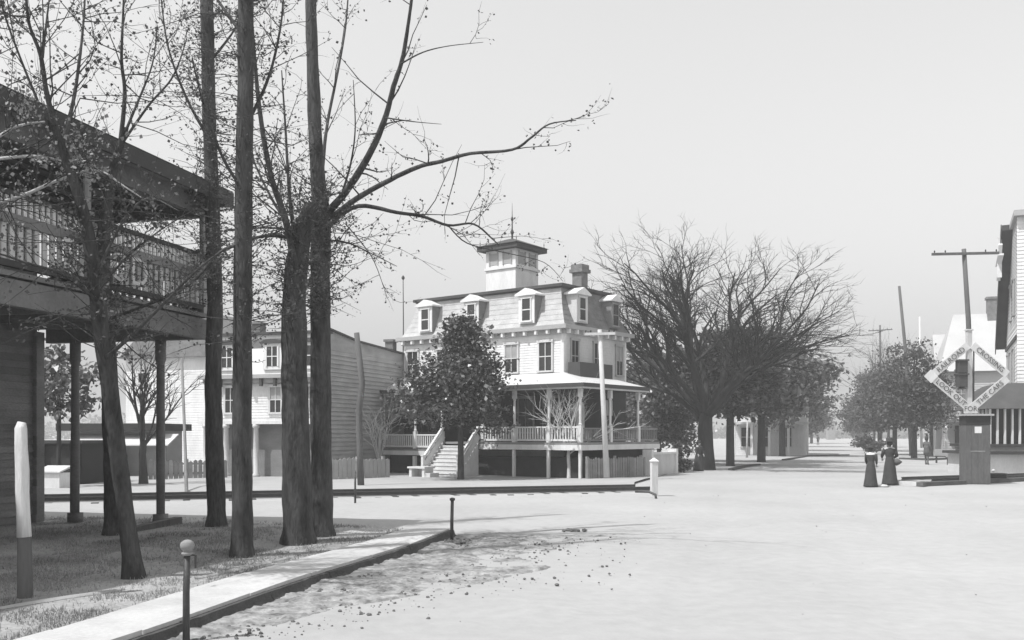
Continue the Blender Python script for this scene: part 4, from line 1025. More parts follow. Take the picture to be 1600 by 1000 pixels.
# ------------------------------------------------------------------ trees
def leaf_quads(P, size, rng, flat=0.0, jitter=.5):
    P = np.asarray(P, float); N = len(P)
    a = rng.normal(size=(N, 3)); a[:, 2] -= flat * .3; a /= np.linalg.norm(a, axis=1)[:, None]
    r = rng.normal(size=(N, 3)); r[:, 2] += flat * 2.0
    b = np.cross(a, r); b /= np.linalg.norm(b, axis=1)[:, None] + 1e-9
    L = size * (1 - jitter + 2 * jitter * rng.random(N)); w = L * (.30 + .2 * rng.random(N))
    n = np.cross(a, b) * (L * .12 * rng.normal(size=N))[:, None]
    return np.stack([P, P + a * (L * .5)[:, None] + b * w[:, None] + n, P + a * L[:, None], P + a * (L * .5)[:, None] - b * w[:, None] + n], 1)
def wander(p, d, L, n, rng, bend=.12, up=0.0):
    pts = [Vector(p)]; d = Vector(d).normalized()
    for i in range(n):
        d = (d + Vector((rng.gauss(0, bend), rng.gauss(0, bend), rng.gauss(0, bend) + up))).normalized()
        pts.append(pts[-1] + d * (L / n))
    return pts
def smooth_path(pts, k=4):
    pts = [Vector(p) for p in pts]; out = []
    for i in range(len(pts) - 1):
        p0 = pts[max(i - 1, 0)]; p1 = pts[i]; p2 = pts[i + 1]; p3 = pts[min(i + 2, len(pts) - 1)]
        for j in range(k):
            t = j / k
            out.append(.5 * ((2 * p1) + (p2 - p0) * t + (2 * p0 - 5 * p1 + 4 * p2 - p3) * t * t + (3 * p1 - p0 - 3 * p2 + p3) * t ** 3))
    return out + [pts[-1]]
def at(path, t):
    f = t * (len(path) - 1); i = min(int(f), len(path) - 2); return path[i].lerp(path[i + 1], f - i), (path[i + 1] - path[i]).normalized()

# --- the near row of tall trunks with hand-placed limbs, twigs and thin spring foliage
def near_tree(label, trunk, radii, limbs, seed, twig_n=10, leaf_n=7, clump=(0, 0, 0), leafsize=.043, name='street_tree', limb_mat=M_bark, leaf_mat=M_leaf):
    rng = random.Random(seed); nr = np.random.default_rng(seed)
    base = Vector(trunk[0]); t = thing(name, label, 'tree', base)
    tp = smooth_path([Vector(p) - base for p in trunk], 6); K = len(tp)
    rr_ = [float(np.interp(i / (K - 1) * (len(radii) - 1), range(len(radii)), radii)) for i in range(K)]
    m = MB(); nr_, ns_ = 30, max(40, int((tp[-1] - tp[0]).length / .09)); o_ = rng.uniform(0, 50)
    for i in range(ns_ + 1):
        p_, d_ = at(tp, i / ns_); r_ = float(np.interp(i / ns_, [q / (K - 1) for q in range(K)], rr_))
        fl = 1 + .5 * max(0, 1 - (p_.z + .1) / .45) ** 2
        for k in range(nr_):
            th = 6.2832 * k / nr_; cx_, cy_ = math.cos(th), math.sin(th)
            w_ = mnoise.noise(Vector((cx_ * 3.4 + o_, cy_ * 3.4, p_.z * .9))) * .09 + abs(mnoise.noise(Vector((cx_ * 7.5, cy_ * 7.5 + o_, p_.z * 1.6)))) * -.12 + mnoise.noise(Vector((cx_ * 1.2, cy_ * 1.2, p_.z * 2.5 + o_))) * .10
            q_ = r_ * fl * (1.04 + w_); m.v.append((p_.x + cx_ * q_, p_.y + cy_ * q_, p_.z - (.1 if i == 0 else 0)))
    for i in range(ns_):
        for k in range(nr_): m.f.append((i * nr_ + k, i * nr_ + (k + 1) % nr_, (i + 1) * nr_ + (k + 1) % nr_, (i + 1) * nr_ + k))
    m.build('trunk', M_bark, t, True)
    mt = MB(); leaves = []
    def twig(p, d, L, r, lv):
        pts = wander(p, d, L, 4, rng, .2, .03); mt.tube(pts, [r, r * .8, r * .6, r * .45, r * .25], 4, cap=False)
        for k in range(lv):
            q, _ = at(pts, .25 + .75 * rng.random()); leaves.append(q + Vector((rng.gauss(0, .04), rng.gauss(0, .04), rng.gauss(0, .04))))
        return pts
    for (pts, r0, r1, dens) in limbs:
        lp = smooth_path([Vector(p) - base for p in pts], 5); n = len(lp)
        mb = MB(); mb.tube(lp, [r0 + (r1 - r0) * (i / (n - 1)) for i in range(n)], 8, rough=.08, rng=rng); mb.build('limb', limb_mat, t, True)
        L = sum((lp[i + 1] - lp[i]).length for i in range(n - 1))
        for k in range(int(L * dens * twig_n / 10 * 1.6)):
            u = rng.uniform(.12, .96); p, d = at(lp, u)
            dd = (d * rng.uniform(.1, .9) + Vector((rng.gauss(0, .6), rng.gauss(0, .6), rng.gauss(.1, .5))))
            tw = twig(p, dd, rng.uniform(.35, 1.9) * (1.2 - .7 * u), (r0 + (r1 - r0) * u) * .25 + .004, leaf_n)
            for _ in range(3):
                q, d2 = at(tw, rng.uniform(.2, .95)); twig(q, d2 + Vector((rng.gauss(0, .6), rng.gauss(0, .6), rng.gauss(0, .5))), rng.uniform(.2, .65), .004, leaf_n // 2)
    # short leafy shoots clinging to the trunk
    z0, z1, cn = clump
    for k in range(cn):
        zz = z0 + (z1 - z0) * rng.random()
        i = min(range(K), key=lambda j: abs(tp[j].z - zz)); p = tp[i]; a = rng.uniform(0, 6.28)
        d = Vector((math.cos(a), math.sin(a), rng.uniform(-.2, .6)))
        L = rng.choice((.2, .3, .3, .5, .8, 1.1)); tw = twig(p + d * rr_[i] * .8, d, L, .008, leaf_n)
        if L > .4:
            q, d2 = at(tw, .6); twig(q, d2 + Vector((rng.gauss(0, .6), rng.gauss(0, .6), rng.gauss(0, .5))), .3, .005, leaf_n)
    if mt.v: tag(mt.build('twigs', M_bark, t), kind='stuff')
    if leaves: tag(quads('leaves', leaf_quads(leaves, leafsize, nr), leaf_mat, t), kind='stuff')
    return t
def L_(pts, Y, dY=0.0):                                # limb: photo positions at a distance, swinging in depth by dY
    n = len(pts) - 1
    return [PT(x, y, Y + dY * i / max(1, n)) for i, (x, y) in enumerate(pts)]
def on_lawn(px, py): return G(px, py, LZ)
# T1
b = on_lawn(378, 869); Y = b.y
near_tree('tall straight trunk, nearest of the row right of the gallery', [b] + L_([(378, 700), (379, 500), (381, 330), (383, 180), (384, 0), (385, -160), (384, -300)], Y), [.155, .145, .135, .13, .12, .11, .09, .06],
    [(L_([(382, 300), (350, 250), (320, 170), (300, 90)], Y, -.8), .03, .01, 2.2), (L_([(383, 200), (420, 120), (440, 30), (445, -60)], Y, .8), .03, .01, 2.0),
     (L_([(383, 60), (340, 0), (300, -60)], Y, .5), .03, .01, 2.0), (L_([(380, 380), (345, 393), (310, 430), (280, 452)], Y, -.6), .028, .008, 2.5), (L_([(384, -40), (430, -140), (470, -240)], Y, .5), .03, .01, 1.5)], 11, 20, 7, (3.0, 9.2, 190))
# T2 (left of the forked pair)
b = on_lawn(466, 849); Y = b.y
near_tree('thick trunk, left one of the close pair that meets in a leafy fork', [b] + L_([(463, 700), (460, 560), (461, 440), (472, 370), (486, 320)], Y, .3), [.25, .225, .205, .195, .17, .12],
    [(L_([(462, 420), (445, 340), (425, 280), (408, 190), (396, 70), (388, -60)], Y, -.5), .065, .02, 1.3), (L_([(463, 390), (452, 300), (446, 200), (440, 110)], Y, .6), .04, .01, 1.2),
     (L_([(455, 372), (420, 368), (378, 378), (345, 394), (318, 420)], Y, -.7), .035, .01, 2.0), (L_([(452, 358), (410, 356), (350, 361)], Y, .5), .022, .008, 2.0), (L_([(470, 380), (430, 320), (400, 260), (395, 240)], Y, 1.0), .03, .01, 1.2)], 12, 22, 7, (3.6, 6.0, 150))
# T3 (right of the pair, carries the long limbs)
b = on_lawn(503, 839); Y = b.y
near_tree('slimmer trunk, right one of the close pair, with long bare limbs reaching right', [b] + L_([(502, 720), (501, 560), (500, 430), (502, 340), (496, 270), (490, 150), (486, 0), (483, -160), (480, -280)], Y), [.20, .185, .175, .17, .17, .13, .11, .095, .08, .05],
    [(L_([(505, 340), (540, 300), (575, 245), (600, 190), (615, 135), (628, 95), (636, 50), (643, 0), (648, -50)], Y, -1.2), .07, .018, .55),
     (L_([(512, 345), (555, 312), (600, 286), (650, 262), (690, 252), (735, 240), (800, 234), (830, 215), (858, 194), (900, 188)], Y, -2.0), .055, .008, .5),
     (L_([(515, 350), (560, 322), (620, 332), (660, 338), (700, 352), (740, 350), (770, 374), (780, 384)], Y, 1.0), .045, .008, .7),
     (L_([(626, 100), (660, 82), (700, 72), (755, 66)], Y - 1.0, -.4), .016, .004, .3), (L_([(603, 184), (645, 190), (690, 194)], Y - .8, .6), .014, .004, .6),
     (L_([(500, 320), (505, 250), (512, 190), (528, 110), (540, 40), (546, -40)], Y, 1.2), .04, .012, .5), (L_([(535, 300), (548, 255), (555, 200), (552, 125)], Y, -.6), .022, .006, .6),
     (L_([(512, 375), (545, 380), (580, 396), (620, 416)], Y, -1.0), .02, .005, 1.2), (L_([(700, 352), (730, 380), (790, 395), (850, 410), (880, 440)], Y + .8, .6), .014, .004, .7), (L_([(540, 350), (580, 400), (600, 450)], Y, -.4), .012, .004, 1.0)], 13, 26, 6, (4.2, 6.3, 170), leafsize=.043)
# T4
b = on_lawn(339, 823); Y = b.y
near_tree('rough trunk hung with leafy shoots beside the gallery end', [b] + L_([(335, 700), (333, 600), (336, 480), (332, 330), (327, 180), (323, 0), (320, -150), (316, -260)], Y), [.185, .17, .155, .15, .14, .13, .12, .10, .06],
    [(L_([(332, 330), (290, 300), (240, 290), (200, 300)], Y, -1.0), .03, .008, 1.5), (L_([(328, 220), (290, 150), (262, 70), (250, -20)], Y, -.8), .035, .01, 1.6), (L_([(325, 100), (370, 40), (400, -40)], Y, 1.0), .03, .01, 1.2), (L_([(334, 410), (300, 440), (250, 470)], Y, -1.4), .03, .008, 2.2)], 14, 20, 7, (4.2, 11.0, 280))
# T6 (straight, behind the leaning one)
b = on_lawn(178, 836); Y = b.y
near_tree('dark trunk rising behind the leaning one', [b] + L_([(176, 740), (172, 620), (166, 500), (160, 400), (172, 290), (196, 200)], Y, -2.0), [.16, .15, .145, .135, .12, .08, .05],
    [(L_([(186, 240), (195, 150), (190, 95), (192, 30), (195, -40)], Y - 2.2, -.4), .04, .012, 1.6), (L_([(192, 215), (215, 160), (238, 100), (246, 40)], Y - 2.2, .4), .025, .008, 1.5), (L_([(190, 225), (232, 165), (270, 120), (292, 60)], Y - 2.1, -.4), .025, .008, 1.8),
     (L_([(164, 440), (200, 400), (250, 360), (300, 330)], Y - 1, -1.0), .022, .006, 1.2), (L_([(168, 500), (220, 480), (290, 450), (345, 395)], Y - .8, -1.4), .03, .008, 1.2)], 16, 20, 8, (3.5, 5.5, 90))
# T5 leaning
b = on_lawn(210, 903); Y = b.y
near_tree('leaning slim trunk standing nearest on the lawn', [b] + L_([(198, 810), (186, 720), (172, 610), (158, 520), (148, 430), (130, 330), (100, 240), (78, 180)], Y, -1.2), [.12, .105, .10, .10, .095, .085, .07, .055, .04],
    [(L_([(84, 195), (72, 140), (63, 85), (45, 35), (40, -30)], Y - 1.2, -.3), .035, .012, 1.8), (L_([(66, 90), (70, 55), (78, -10)], Y - 1.3, .2), .02, .008, 1.8), (L_([(95, 230), (112, 170), (122, 110), (130, 40), (134, -30)], Y - 1.0, .5), .028, .01, 1.8),
     (L_([(110, 270), (60, 160), (20, 60), (0, 0)], Y - 1.0, -.6), .02, .008, 1.6), (L_([(150, 430), (190, 350), (230, 310), (280, 330)], Y - .8, -.5), .02, .006, 1.5), (L_([(152, 470), (100, 430), (40, 410), (-20, 390)], Y - .8, -.6), .025, .008, 1.5), (L_([(165, 560), (210, 520), (260, 470), (310, 420), (350, 390)], Y - .5, -.8), .028, .008, 1.2)], 15, 22, 8, (2.8, 4.6, 80))
# pale limbs of a tree just outside the frame
b = Vector((-8.1, 11.6, LZ)); Y = b.y
near_tree('pale-barked limbs reaching in front of the gallery roof from the left edge', [b, b + Vector((0, 0, 2)), b + Vector((.1, 0, 4)), b + Vector((0, .1, 6.5)), b + Vector((.1, 0, 8))], [.14, .13, .11, .08, .04],
    [(L_([(-170, 330), (-60, 262), (0, 248), (60, 244), (100, 252), (140, 246)], Y, .2), .032, .007, 2.2), (L_([(-160, 400), (-40, 330), (30, 308), (90, 282), (150, 266), (195, 292), (235, 318)], Y, .3), .032, .006, 2.2), (L_([(-150, 120), (-60, 60), (0, 20), (60, -30)], Y, .3), .04, .012, 2.5),
     (L_([(-150, 300), (-40, 240), (20, 200), (70, 190)], Y, .1), .03, .01, 2.0)], 17, 26, 9, (3, 7, 20), limb_mat=M_palebark, leaf_mat=M_paleleaf)
# --- bare and leafy trees further off
def bare_tree(name, label, base, H, fork, spread, nlimb, r0, seed, levels=3, up=.55, mat=M_bark2, squash=1.0, sub=5, wide=1.0, lean_=0.0):
    rng = random.Random(seed); t = thing(name, label, 'tree', base)
    m = MB(); m.tube([(0, 0, -.2), (0, 0, .1), (0, 0, fork * .4), (rng.gauss(0, .03), 0, fork * .75), (0, 0, fork * 1.06)], [r0 * 1.55, r0 * 1.25, r0, r0 * .95, r0 * .85], 12, rough=.08, rng=rng); m.build('trunk', mat, t, True)
    mb = MB()
    def branch(p, d, L, r, lev):
        n = 6; pts = [Vector(p)]; d = Vector(d).normalized(); out = Vector((p[0], p[1], 0)); 
        for i in range(n):
            o_ = Vector((pts[-1].x, pts[-1].y * squash, 0)); o_ = o_.normalized() if o_.length > .2 else Vector((0, 0, 0))
            d = (d + o_ * .02 * (lev > 0) + Vector((rng.gauss(0, .10), rng.gauss(0, .10), rng.gauss(0, .08) + (.03 if lev < 2 else -.02)))).normalized()
            pts.append(pts[-1] + d * (L / n))
        mb.tube(pts, [r * (1 - .66 * i / n) for i in range(n + 1)], 7 if lev == 0 else (5 if lev == 1 else 3), cap=False)
        if lev >= levels: return
        k = sub if lev < 2 else 4
        for j in range(k + (2 if lev == 0 else 0)):
            u0 = .34 if lev == 0 else .22; u = u0 + (.98 - u0) * (j + rng.random()) / (k + 2 if lev == 0 else k); q, dd = at(pts, min(u, .99))
            side = Vector((rng.gauss(0, 1), rng.gauss(0, 1), rng.gauss(.15, .7))).normalized()
            o_ = Vector((q.x, q.y, 0)); o_ = o_.normalized() if o_.length > .3 else Vector((0, 0, 0))
            branch(q, dd * 1.0 + side * .78 + o_ * .10 + Vector((0, 0, .08)), L * rng.uniform(.38, .62), r * (1 - .66 * u) * .66 + .003, lev + 1)
    for i in range(nlimb):
        a = 6.283 * (i + rng.uniform(-.25, .25)) / nlimb; s_ = spread * (.35 + .75 * rng.random())
        if i % 4 == 3: s_ *= .3
        d = Vector((math.cos(a) * s_, math.sin(a) * s_, up))
        branch(Vector((0, 0, fork * rng.uniform(.8, 1.05))), d, (H - fork) * rng.uniform(.72, .98), r0 * rng.uniform(.34, .52), 0)
    mb.v = [(x * wide + lean_ * max(0, z - fork), y * wide, z) for x, y, z in mb.v]
    mb.build('crown', mat, t, True)
    return t
p = G(1103, 734)
bare_tree('elm_tree', 'large bare vase-shaped elm at the street corner right of the hotel', p, 10.7, 3.0, .70, 10, .42, 34, 4, .74, M_elm, sub=6, wide=1.25, lean_=-.2)
p = G(224, 757); bare_tree('bare_tree', 'small bare forked tree behind the gallery columns', p, 4.9, 1.6, .5, 6, .15, 5, 2, .8)
# small pale-twigged tree at the hotel porch
p = G(889, 748); bare_tree('porch_tree', 'small pale-twigged bare tree before the hotel porch rail', p, 4.1, 1.35, .75, 8, .08, 9, 2, .5, M_limew, sub=5)
p = G(592, 742); bare_tree('climbing_shrub', 'pale bare climbing shrub at the left end of the hotel porch', p, 3.6, .6, .5, 7, .06, 19, 2, .8, M_palepole, sub=4)

def leafy_tree(name, label, base, H, rx, ry, zc, rz, seed, nleaf=5000, size=.26, r0=.16, mat=M_leaf2, bark=M_bark2, clumps=46, taper=0.0, flat=.8, group=None, lean=0.0, hole=.25, cone=None):
    rng = random.Random(seed); nr = np.random.default_rng(seed); t = thing(name, label, 'tree', base, 0, group)
    m = MB(); top = Vector((lean, 0, zc + rz * .55)); fk = Vector((lean * .3, 0, max(1.2, zc - rz * .75)))
    m.tube([(0, 0, -.2), (0, 0, .15), fk * .6, fk, top], [r0 * 1.4, r0 * 1.15, r0, r0 * .9, r0 * .2], 10, rough=.08, rng=rng)
    cs = []
    for k in range(clumps):
        while True:
            v = Vector((rng.uniform(-1, 1), rng.uniform(-1, 1), rng.uniform(-1, 1)))
            if hole < v.length < 1: break
        sc = (1 - taper * (v.z * .5 + .5)) * rng.uniform(.72, 1.28)
        c = Vector((v.x * rx * sc + lean * .6, v.y * ry * sc, zc + v.z * rz)); s2 = rng.uniform(.5, 1.35)
        if cone:                                        # outline given as (height, half width)
            zz = rng.uniform(cone[0][0], cone[-1][0]); zz = min(zz, rng.uniform(cone[0][0], cone[-1][0]) + .8); hw_ = float(np.interp(zz, [q[0] for q in cone], [q[1] for q in cone])); a_ = rng.uniform(0, 6.283); r_ = hw_ * rng.random() ** .5 * rng.uniform(.85, 1.12)
            c = Vector((math.cos(a_) * r_, math.sin(a_) * r_, zz)); s2 *= .55 + .45 * hw_ / rx
        cs.append((c, s2))
        q = fk.lerp(top, max(0, min(.9, (c.z - fk.z) / max(.1, top.z - fk.z) * .6)))
        mid = q.lerp(c, .5) + Vector((0, 0, -.1 * (c - q).length + rng.gauss(0, .1))); m.tube([q, mid, c], [r0 * .22, r0 * .14, r0 * .04], 4, cap=False)
    m.build('trunk', bark, t, True)
    P = []; per = nleaf // clumps; cr = (rx + ry + rz) / 3 * .21
    for c, s_ in cs:
        g = nr.normal(size=(int(per * s_), 3)) * np.array([1, 1, .55]) * cr * (.5 + .5 * s_)
        P.append(g + np.array(c)[None])
    P = np.concatenate(P)
    quads('crown', leaf_quads(P, size, nr, flat), mat, t)
    return t
# glossy evergreen in front of the hotel stairs
p = G(720, 750)
leafy_tree('evergreen_tree', 'dense glossy evergreen standing right before the hotel stairs', p, 7, 2.3, 2.0, 3.75, 2.15, 41, 17000, .17, .13, M_gloss, clumps=85, taper=.75, flat=1.6, hole=0.0, cone=((2.2, 1.7), (2.9, 2.3), (4.0, 2.2), (5.2, 1.5), (6.2, .6), (6.9, .1)))
# leafy tree behind the left pier
leafy_tree('leafy_tree', 'leafy tree crown seen left of the first gallery column', PT(92, 0, 36) * 1.0 + Vector((0, 0, -(PT(92, 0, 36).z))), 5, 1.4, 1.4, 3.9, 1.3, 42, 1500, .22, .08, M_leaf2, clumps=26)
# foliage between hotel and elm
for i, (px_, Y_, rx_, zc_, rz_, H_, lab) in enumerate((
        (1030, 62, 2.6, 4.3, 3.2, 8, 'pale leafy tree directly right of the hotel wall'), (1062, 70, 2.6, 3.9, 2.9, 8, 'leafy tree half hidden by the left side of the elm trunk'), (1000, 74, 2.6, 5.0, 3.0, 8, 'leafy tree behind the hotel porch end'))):
    b = Vector(((px_ - 800) / FPX * Y_, Y_, 0)); leafy_tree('leafy_tree', lab, b, H_, rx_, rx_, zc_, rz_, 50 + i, 7000, .26, .14, M_leaf2, clumps=46)
leafy_tree('leafy_shrub', 'dark clipped shrub left of the elm foot', Vector((PT(1064, 0, 50).x, 50, 0)), 1.6, .62, .6, .8, .7, 55, 1500, .13, .05, M_leaf, clumps=26, hole=0)
# street trees up the avenue, left side
row = [(1141, 60, 3.0, 6.0, 2.7, .24, 'street tree with a stout trunk just right of the elm'), (1190, 68, 3.6, 6.6, 2.9, .26, 'full dark street tree, tallest behind the elm'), (1222, 86, 3.4, 6.2, 3.2, .26, 'street tree behind the glimpsed porched house'), (1243, 115, 3.6, 6.6, 3.7, .24, 'paler street tree farther up the left side'), (1256, 150, 3.6, 6.0, 3.8, .24, 'hazy street tree well up the left side'), (1268, 200, 4.4, 6.0, 3.8, .26, 'last leafy tree before the vanishing point on the left')]
for i, (px_, Y_, rx_, zc_, rz_, r_, lab) in enumerate(row):
    b = Vector(((px_ - 800) / FPX * Y_, Y_, 0)); leafy_tree('street_tree', lab, b, 10, rx_, rx_, zc_, rz_, 60 + i, 11000 if i < 3 else 5500, .27 + .05 * i, r_, M_leaf2, clumps=52, flat=1.4, group='street trees up the avenue')
# thin saplings on the verge
for i, (px_, py_, tp_) in enumerate(((1167, 715, 655), (1175, 708, 650), (1206, 702, 648))):
    b = G(px_, py_); h = (py_ - tp_) * b.y / FPX
    t = thing('sapling_trunk', ('thin pale sapling trunk nearest the elm pair', 'second thin pale trunk on the verge', 'slim trunk before the dark street tree')[i], 'trunk', b)
    m = MB(); m.tube([(0, 0, -.1), (.02, 0, h * .5), (.05, 0, h)], [.10, .085, .07], 7); m.build('trunk', M_palebark, t, True)
# right side of the avenue
row = [(1428, 76, 3.1, 6.3, 2.5, .22, 'dark street tree beside the standing man'), (1398, 92, 3.3, 6.8, 3.0, .2, 'dark street tree left of the standing man'), (1374, 112, 3.6, 6.6, 3.0, .2, 'street tree in the middle of the right-hand row'), (1352, 145, 4.4, 6.8, 3.8, .22, 'outermost leafy tree of the right-hand row'), (1455, 84, 2.2, 5.2, 1.6, .15, 'low leafy tree in front of the pale house porch'), (1345, 210, 4.0, 5.2, 3.8, .22, 'hazy far tree at the right of the vanishing point')]
for i, (px_, Y_, rx_, zc_, rz_, r_, lab) in enumerate(row):
    b = Vector(((px_ - 800) / FPX * Y_, Y_, 0)); leafy_tree('street_tree', lab, b, 10, rx_, rx_, zc_, rz_, 80 + i, 8000, .25 + .04 * i, r_, M_leaf, clumps=64, flat=1.2, taper=.35, group='street trees up the avenue', cone=(((2.9, rx_ * .7), (4.0, rx_ * 1.05), (5.8, rx_ * .85), (7.6, rx_ * .5), (zc_ + rz_ + .6, .1)) if i < 4 else None))
for i, (px_, Y_, H_, lab) in enumerate(((1366, 120, 12.5, 'bare upright poplar above the right-hand trees'), (1388, 105, 11.0, 'second bare upright tree above the right-hand trees'))):
    b = Vector(((px_ - 800) / FPX * Y_, Y_, 0)); bare_tree('bare_tree', lab, b, H_, 3.0, .3, 6, .14, 90 + i, 2, 1.0)
b = Vector(((1357 - 800) / FPX * 100, 100, 0)); leafy_tree('leafy_shrub', 'dark low shrub at the roadside under the right-hand trees', b, 2, 1.4, 1.0, .9, .8, 97, 1600, .22, .06, M_leaf, clumps=24, hole=0)
# far wooded horizon
rt = random.Random(12)
P = []; nr = np.random.default_rng(77)
for i in range(240):
    x = rt.uniform(60, 330); y_ = rt.uniform(380, 520) ; h = rt.uniform(2.5, 6)
    g = nr.normal(size=(60, 3)) * np.array([3.0, 3.0, h * .3]); g[:, 2] = np.abs(g[:, 2] + h * .5); P.append(g + np.array([x, y_, 0])[None])
for i in range(260):
    x = rt.uniform(-420, 60); y_ = rt.uniform(330, 460); h = rt.uniform(4, 9)
    g = nr.normal(size=(50, 3)) * np.array([3.5, 3.0, h * .3]); g[:, 2] = np.abs(g[:, 2] + h * .5); P.append(g + np.array([x, y_, 0])[None])
tag(quads('distant_wood', leaf_quads(np.concatenate(P), 1.6, nr, .5), M_leaf2), 'hazy belt of distant trees along the horizon', 'wood', kind='stuff')
b = PT(1298, 0, 330); t = thing('far_steeple', 'tiny hazy steeple at the end of the avenue', 'steeple', (b.x, b.y, 0))
MB().box(-1.2, 1.2, -1.2, 1.2, 0, 5).build('tower', M_mid, t); m = MB(); m.v = [(-1.3, -1.3, 5.01), (1.3, -1.3, 5.01), (1.3, 1.3, 5.01), (-1.3, 1.3, 5.01), (0, 0, 8)]; m.f = [(0, 3, 2, 1), (0, 1, 4), (1, 2, 4), (2, 3, 4), (3, 0, 4)]; m.build('spire', M_mid, t)

# ------------------------------------------------------------------ people
def person(label, loc, rz, H=1.62, skirt=True, hat='flat', cloth=M_cloth, blouse=None, step=.12, arm=(.1, .25), bag=False, seed=1):
    t = thing('person', label, 'person', loc, rz, None); k = H / 1.7
    V = []; E = []; R = []
    def v(x, y, z, r, par=None):
        V.append((x * k, y * k, z * k)); R.append(r * k); i = len(V) - 1
        if par is not None: E.append((par, i))
        return i
    # front is -Y
    pel = v(0, 0, .92, .135); ab = v(0, .01, 1.08, .115, pel); ch = v(0, 0, 1.26, .135, ab); sh = v(0, .01, 1.39, .10, ch); nk = v(0, 0, 1.46, .048, sh)
    jw = v(0, -.02, 1.53, .07, nk); hd = v(0, -.005, 1.60, .088, jw); ct = v(0, .01, 1.67, .06, hd); ns = v(0, -.105, 1.575, .014, jw)
    for s_ in (-1, 1):
        ear = v(s_ * .088, .005, 1.58, .016, hd)
        so = v(s_ * .17, .01, 1.38, .06, sh); el = v(s_ * (.22 + arm[0] * .5), -.03 + (.05 if s_ < 0 else -.06), 1.12, .042, so)
        wr = v(s_ * (.20 + arm[0] * .2), -.06 - arm[1] * (.6 if s_ < 0 else 1), .94 + arm[1] * .25, .028, el); pm = v(s_ * .205, -.09 - arm[1] * (.6 if s_ < 0 else 1), .88 + arm[1] * .25, .034, wr)
        for q, (fx, fl) in enumerate(((-.03, .06), (-.012, .08), (.008, .085), (.026, .075))):
            f1_ = v(s_ * .205 + fx, -.11 - arm[1] * (.6 if s_ < 0 else 1), .84 + arm[1] * .25, .0095, pm); v(s_ * .205 + fx, -.10 - arm[1] * (.6 if s_ < 0 else 1), .84 - fl * .6 + arm[1] * .25, .008, f1_)
        th = v(s_ * .205 - s_ * .045, -.12 - arm[1] * (.6 if s_ < 0 else 1), .87 + arm[1] * .25, .010, wr); v(s_ * .205 - s_ * .05, -.13 - arm[1] * (.6 if s_ < 0 else 1), .83 + arm[1] * .25, .008, th)
        hp = v(s_ * .09, 0, .86, .095, pel); kn = v(s_ * .10, -step * s_ * .5 - .02, .49, .062, hp); an = v(s_ * .10, step * s_ * -1.0, .09, .042, kn); toe = v(s_ * .115, step * s_ * -1.0 - .14, .035, .036, an); v(s_ * .10, step * s_ * -1.0 + .04, .035, .034, an)
    me = bpy.data.meshes.new('body'); me.from_pydata(V, E, []); o = bpy.data.objects.new('body', me); C.objects.link(o); o.parent = t
    me.materials.append(M_skin if skirt else cloth)
    sk = o.modifiers.new('Skin', 'SKIN'); sk.use_smooth_shade = True
    for i, sv in enumerate(me.skin_vertices[0].data): sv.radius = (R[i], R[i]); sv.use_root = (i == 0)
    o.modifiers.new('Sub', 'SUBSURF').levels = 1; o.modifiers['Sub'].render_levels = 2
    # clothing
    m = MB()
    if skirt:
        m.lathe([(.29, .02), (.28, .10), (.235, .40), (.20, .72), (.165, .92), (.125, 1.05), (.12, 1.07)], (0, .03), 18, 1.0, 1.1)
        rr2 = random.Random(seed)
        m.v = [(x * (1 + .07 * math.sin(7 * math.atan2(y, x) + seed)) * k, y * (1 + .07 * math.sin(7 * math.atan2(y, x) + seed)) * k, z * k) for x, y, z in m.v]
        m.build('skirt', cloth, t, True)
    m = MB(); m.lathe([(.15, .88), (.125, 1.06), (.155, 1.22), (.165, 1.30), (.15, 1.38), (.075, 1.44), (.055, 1.49)], (0, .0), 16, 1.12, .95)
    m.v = [(x * k, y * k, z * k) for x, y, z in m.v]; m.build('jacket', blouse or cloth, t, True)
    for s_ in (-1, 1):
        m = MB(); so, el, wr = [Vector(x) for x in ((s_ * .165, .01, 1.38), (s_ * (.22 + arm[0] * .5), -.03 + (.05 if s_ < 0 else -.06), 1.12), (s_ * (.20 + arm[0] * .2), -.06 - arm[1] * (.6 if s_ < 0 else 1), .955 + arm[1] * .25))]
        m.tube([so * k, so.lerp(el, .4) * k, el * k, el.lerp(wr, .6) * k, wr * k], [.085 * k, .08 * k, .058 * k, .048 * k, .042 * k], 10); m.build('sleeve', blouse or cloth, t, True)
    m = MB(); m.lathe([(.05, 1.50), (.098, 1.54), (.108, 1.60), (.10, 1.66), (.06, 1.705), (.01, 1.715)], (0, .022), 12, 1.0, 1.02); m.v = [(x * k, (y + .004) * k, z * k) for x, y, z in m.v]; m.build('hair', M_hair, t, True)
    m = MB()
    if hat == 'wide': m.lathe([(.10, 1.665), (.24, 1.655), (.25, 1.668), (.13, 1.69), (.14, 1.77), (.11, 1.82), (.03, 1.83)], (0, .01), 18)
    elif hat == 'flat': m.lathe([(.10, 1.66), (.19, 1.655), (.19, 1.67), (.115, 1.68), (.12, 1.75), (.10, 1.765), (.02, 1.768)], (0, .01), 16)
    else: m.lathe([(.10, 1.65), (.15, 1.648), (.15, 1.66), (.105, 1.67), (.11, 1.74), (.09, 1.79), (.02, 1.80)], (0, .01), 14)
    m.v = [(x * k, y * k, z * k) for x, y, z in m.v]; m.build('hat', M_cloth, t, True)
    if not skirt:
        m = MB(); m.lathe([(.20, .62), (.19, .9), (.165, 1.1), (.17, 1.2)], (0, .01), 14, 1.0, .8); m.v = [(x * k, y * k, z * k) for x, y, z in m.v]; m.build('coat_tail', cloth, t, True)
    return t
p = G(1361, 761); person('person in a dark long dress, left of the pair', (p.x, p.y, 0), 2.6, 1.52, True, 'flat', M_cloth, M_cloth, .05, (.0, .1), seed=1)
w1 = [o for o in bpy.data.objects if o.get('label', '').startswith('person in a dark long')][0]
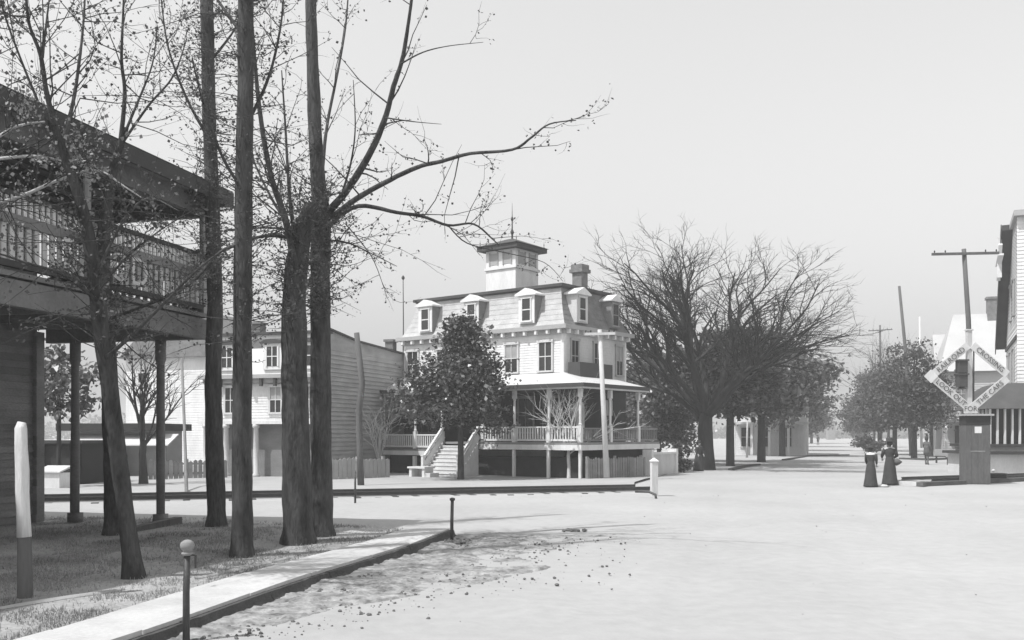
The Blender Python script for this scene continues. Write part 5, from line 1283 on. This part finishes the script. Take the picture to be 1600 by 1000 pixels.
m = MB(); m.lathe([(.06, 1.34), (.19, 1.35), (.18, 1.40), (.07, 1.455)], (0, 0), 14, 1.0, .8); m.v = [(x * .9, y * .9, z * .9) for x, y, z in m.v]; m.build('collar', M_linen, w1, True)
w1['label'] = 'person in dark long dress with white collar and hat, left of the pair'
p = G(1390, 758); person('taller person in dark dress and hat carrying a bundle, right of the pair', (p.x, p.y, 0), 2.9, 1.74, True, 'wide', M_cloth, M_cloth, .08, (.08, .4), seed=2)
w2 = [o for o in bpy.data.objects if o.get('label', '').startswith('taller person')][0]
p = G(1401, 758); pb = Vector((p.x, p.y, 0)); m = MB(); clod(m, 0, 0, .2, random.Random(3), 0); o = tag(m.build('bundle', M_cloth2, smooth=True), 'dark cloth bundle held by the taller person', 'bundle'); o.location = (w2.location.x + .25, w2.location.y - .05, .84)
b = Vector(((1448 - 800) / FPX * 62, 62, 0)); person('person in a dark coat and hat standing under the right-hand trees', b, 2.2, 1.76, False, 'derby', M_cloth2, M_cloth2, .06, (.05, .1), seed=3)
b = G(1092, 736); person('person in dark clothes standing beside the elm trunk', (b.x, b.y, 0), .6, 1.6, True, 'derby', M_cloth, M_cloth, .04, (.0, .1), seed=4)
b = Vector(((1278 - 800) / FPX * 170, 170, 0)); person('tiny distant person walking up the avenue', b, .3, 1.75, False, 'derby', M_cloth, M_cloth, .1, (.05, .1), seed=5)
p = G(1376, 760.5); m = MB(); clod(m, 0, 0, .2, random.Random(6)); o = tag(m.build('pale_stone', M_stone, smooth=True), 'flat pale stone at the feet of the pair', 'stone'); o.location = (p.x, p.y - .15, 0); o.scale = (1.3, .8, .5)

# ------------------------------------------------------------------ haze
HZ = MB().box(-460, 460, -25, 560, -1.5, 17.5)
hm = bpy.data.materials.new('haze'); hm.use_nodes = True; hn = hm.node_tree; hn.nodes.clear()
pv = hn.nodes.new('ShaderNodeVolumePrincipled'); ho = hn.nodes.new('ShaderNodeOutputMaterial')
pv.inputs['Color'].default_value = (.95, .95, .95, 1); pv.inputs['Density'].default_value = 0.0012; pv.inputs['Anisotropy'].default_value = 0.2
hn.links.new(pv.outputs[0], ho.inputs['Volume'])
tag(HZ.build('haze', hm), kind='stuff')
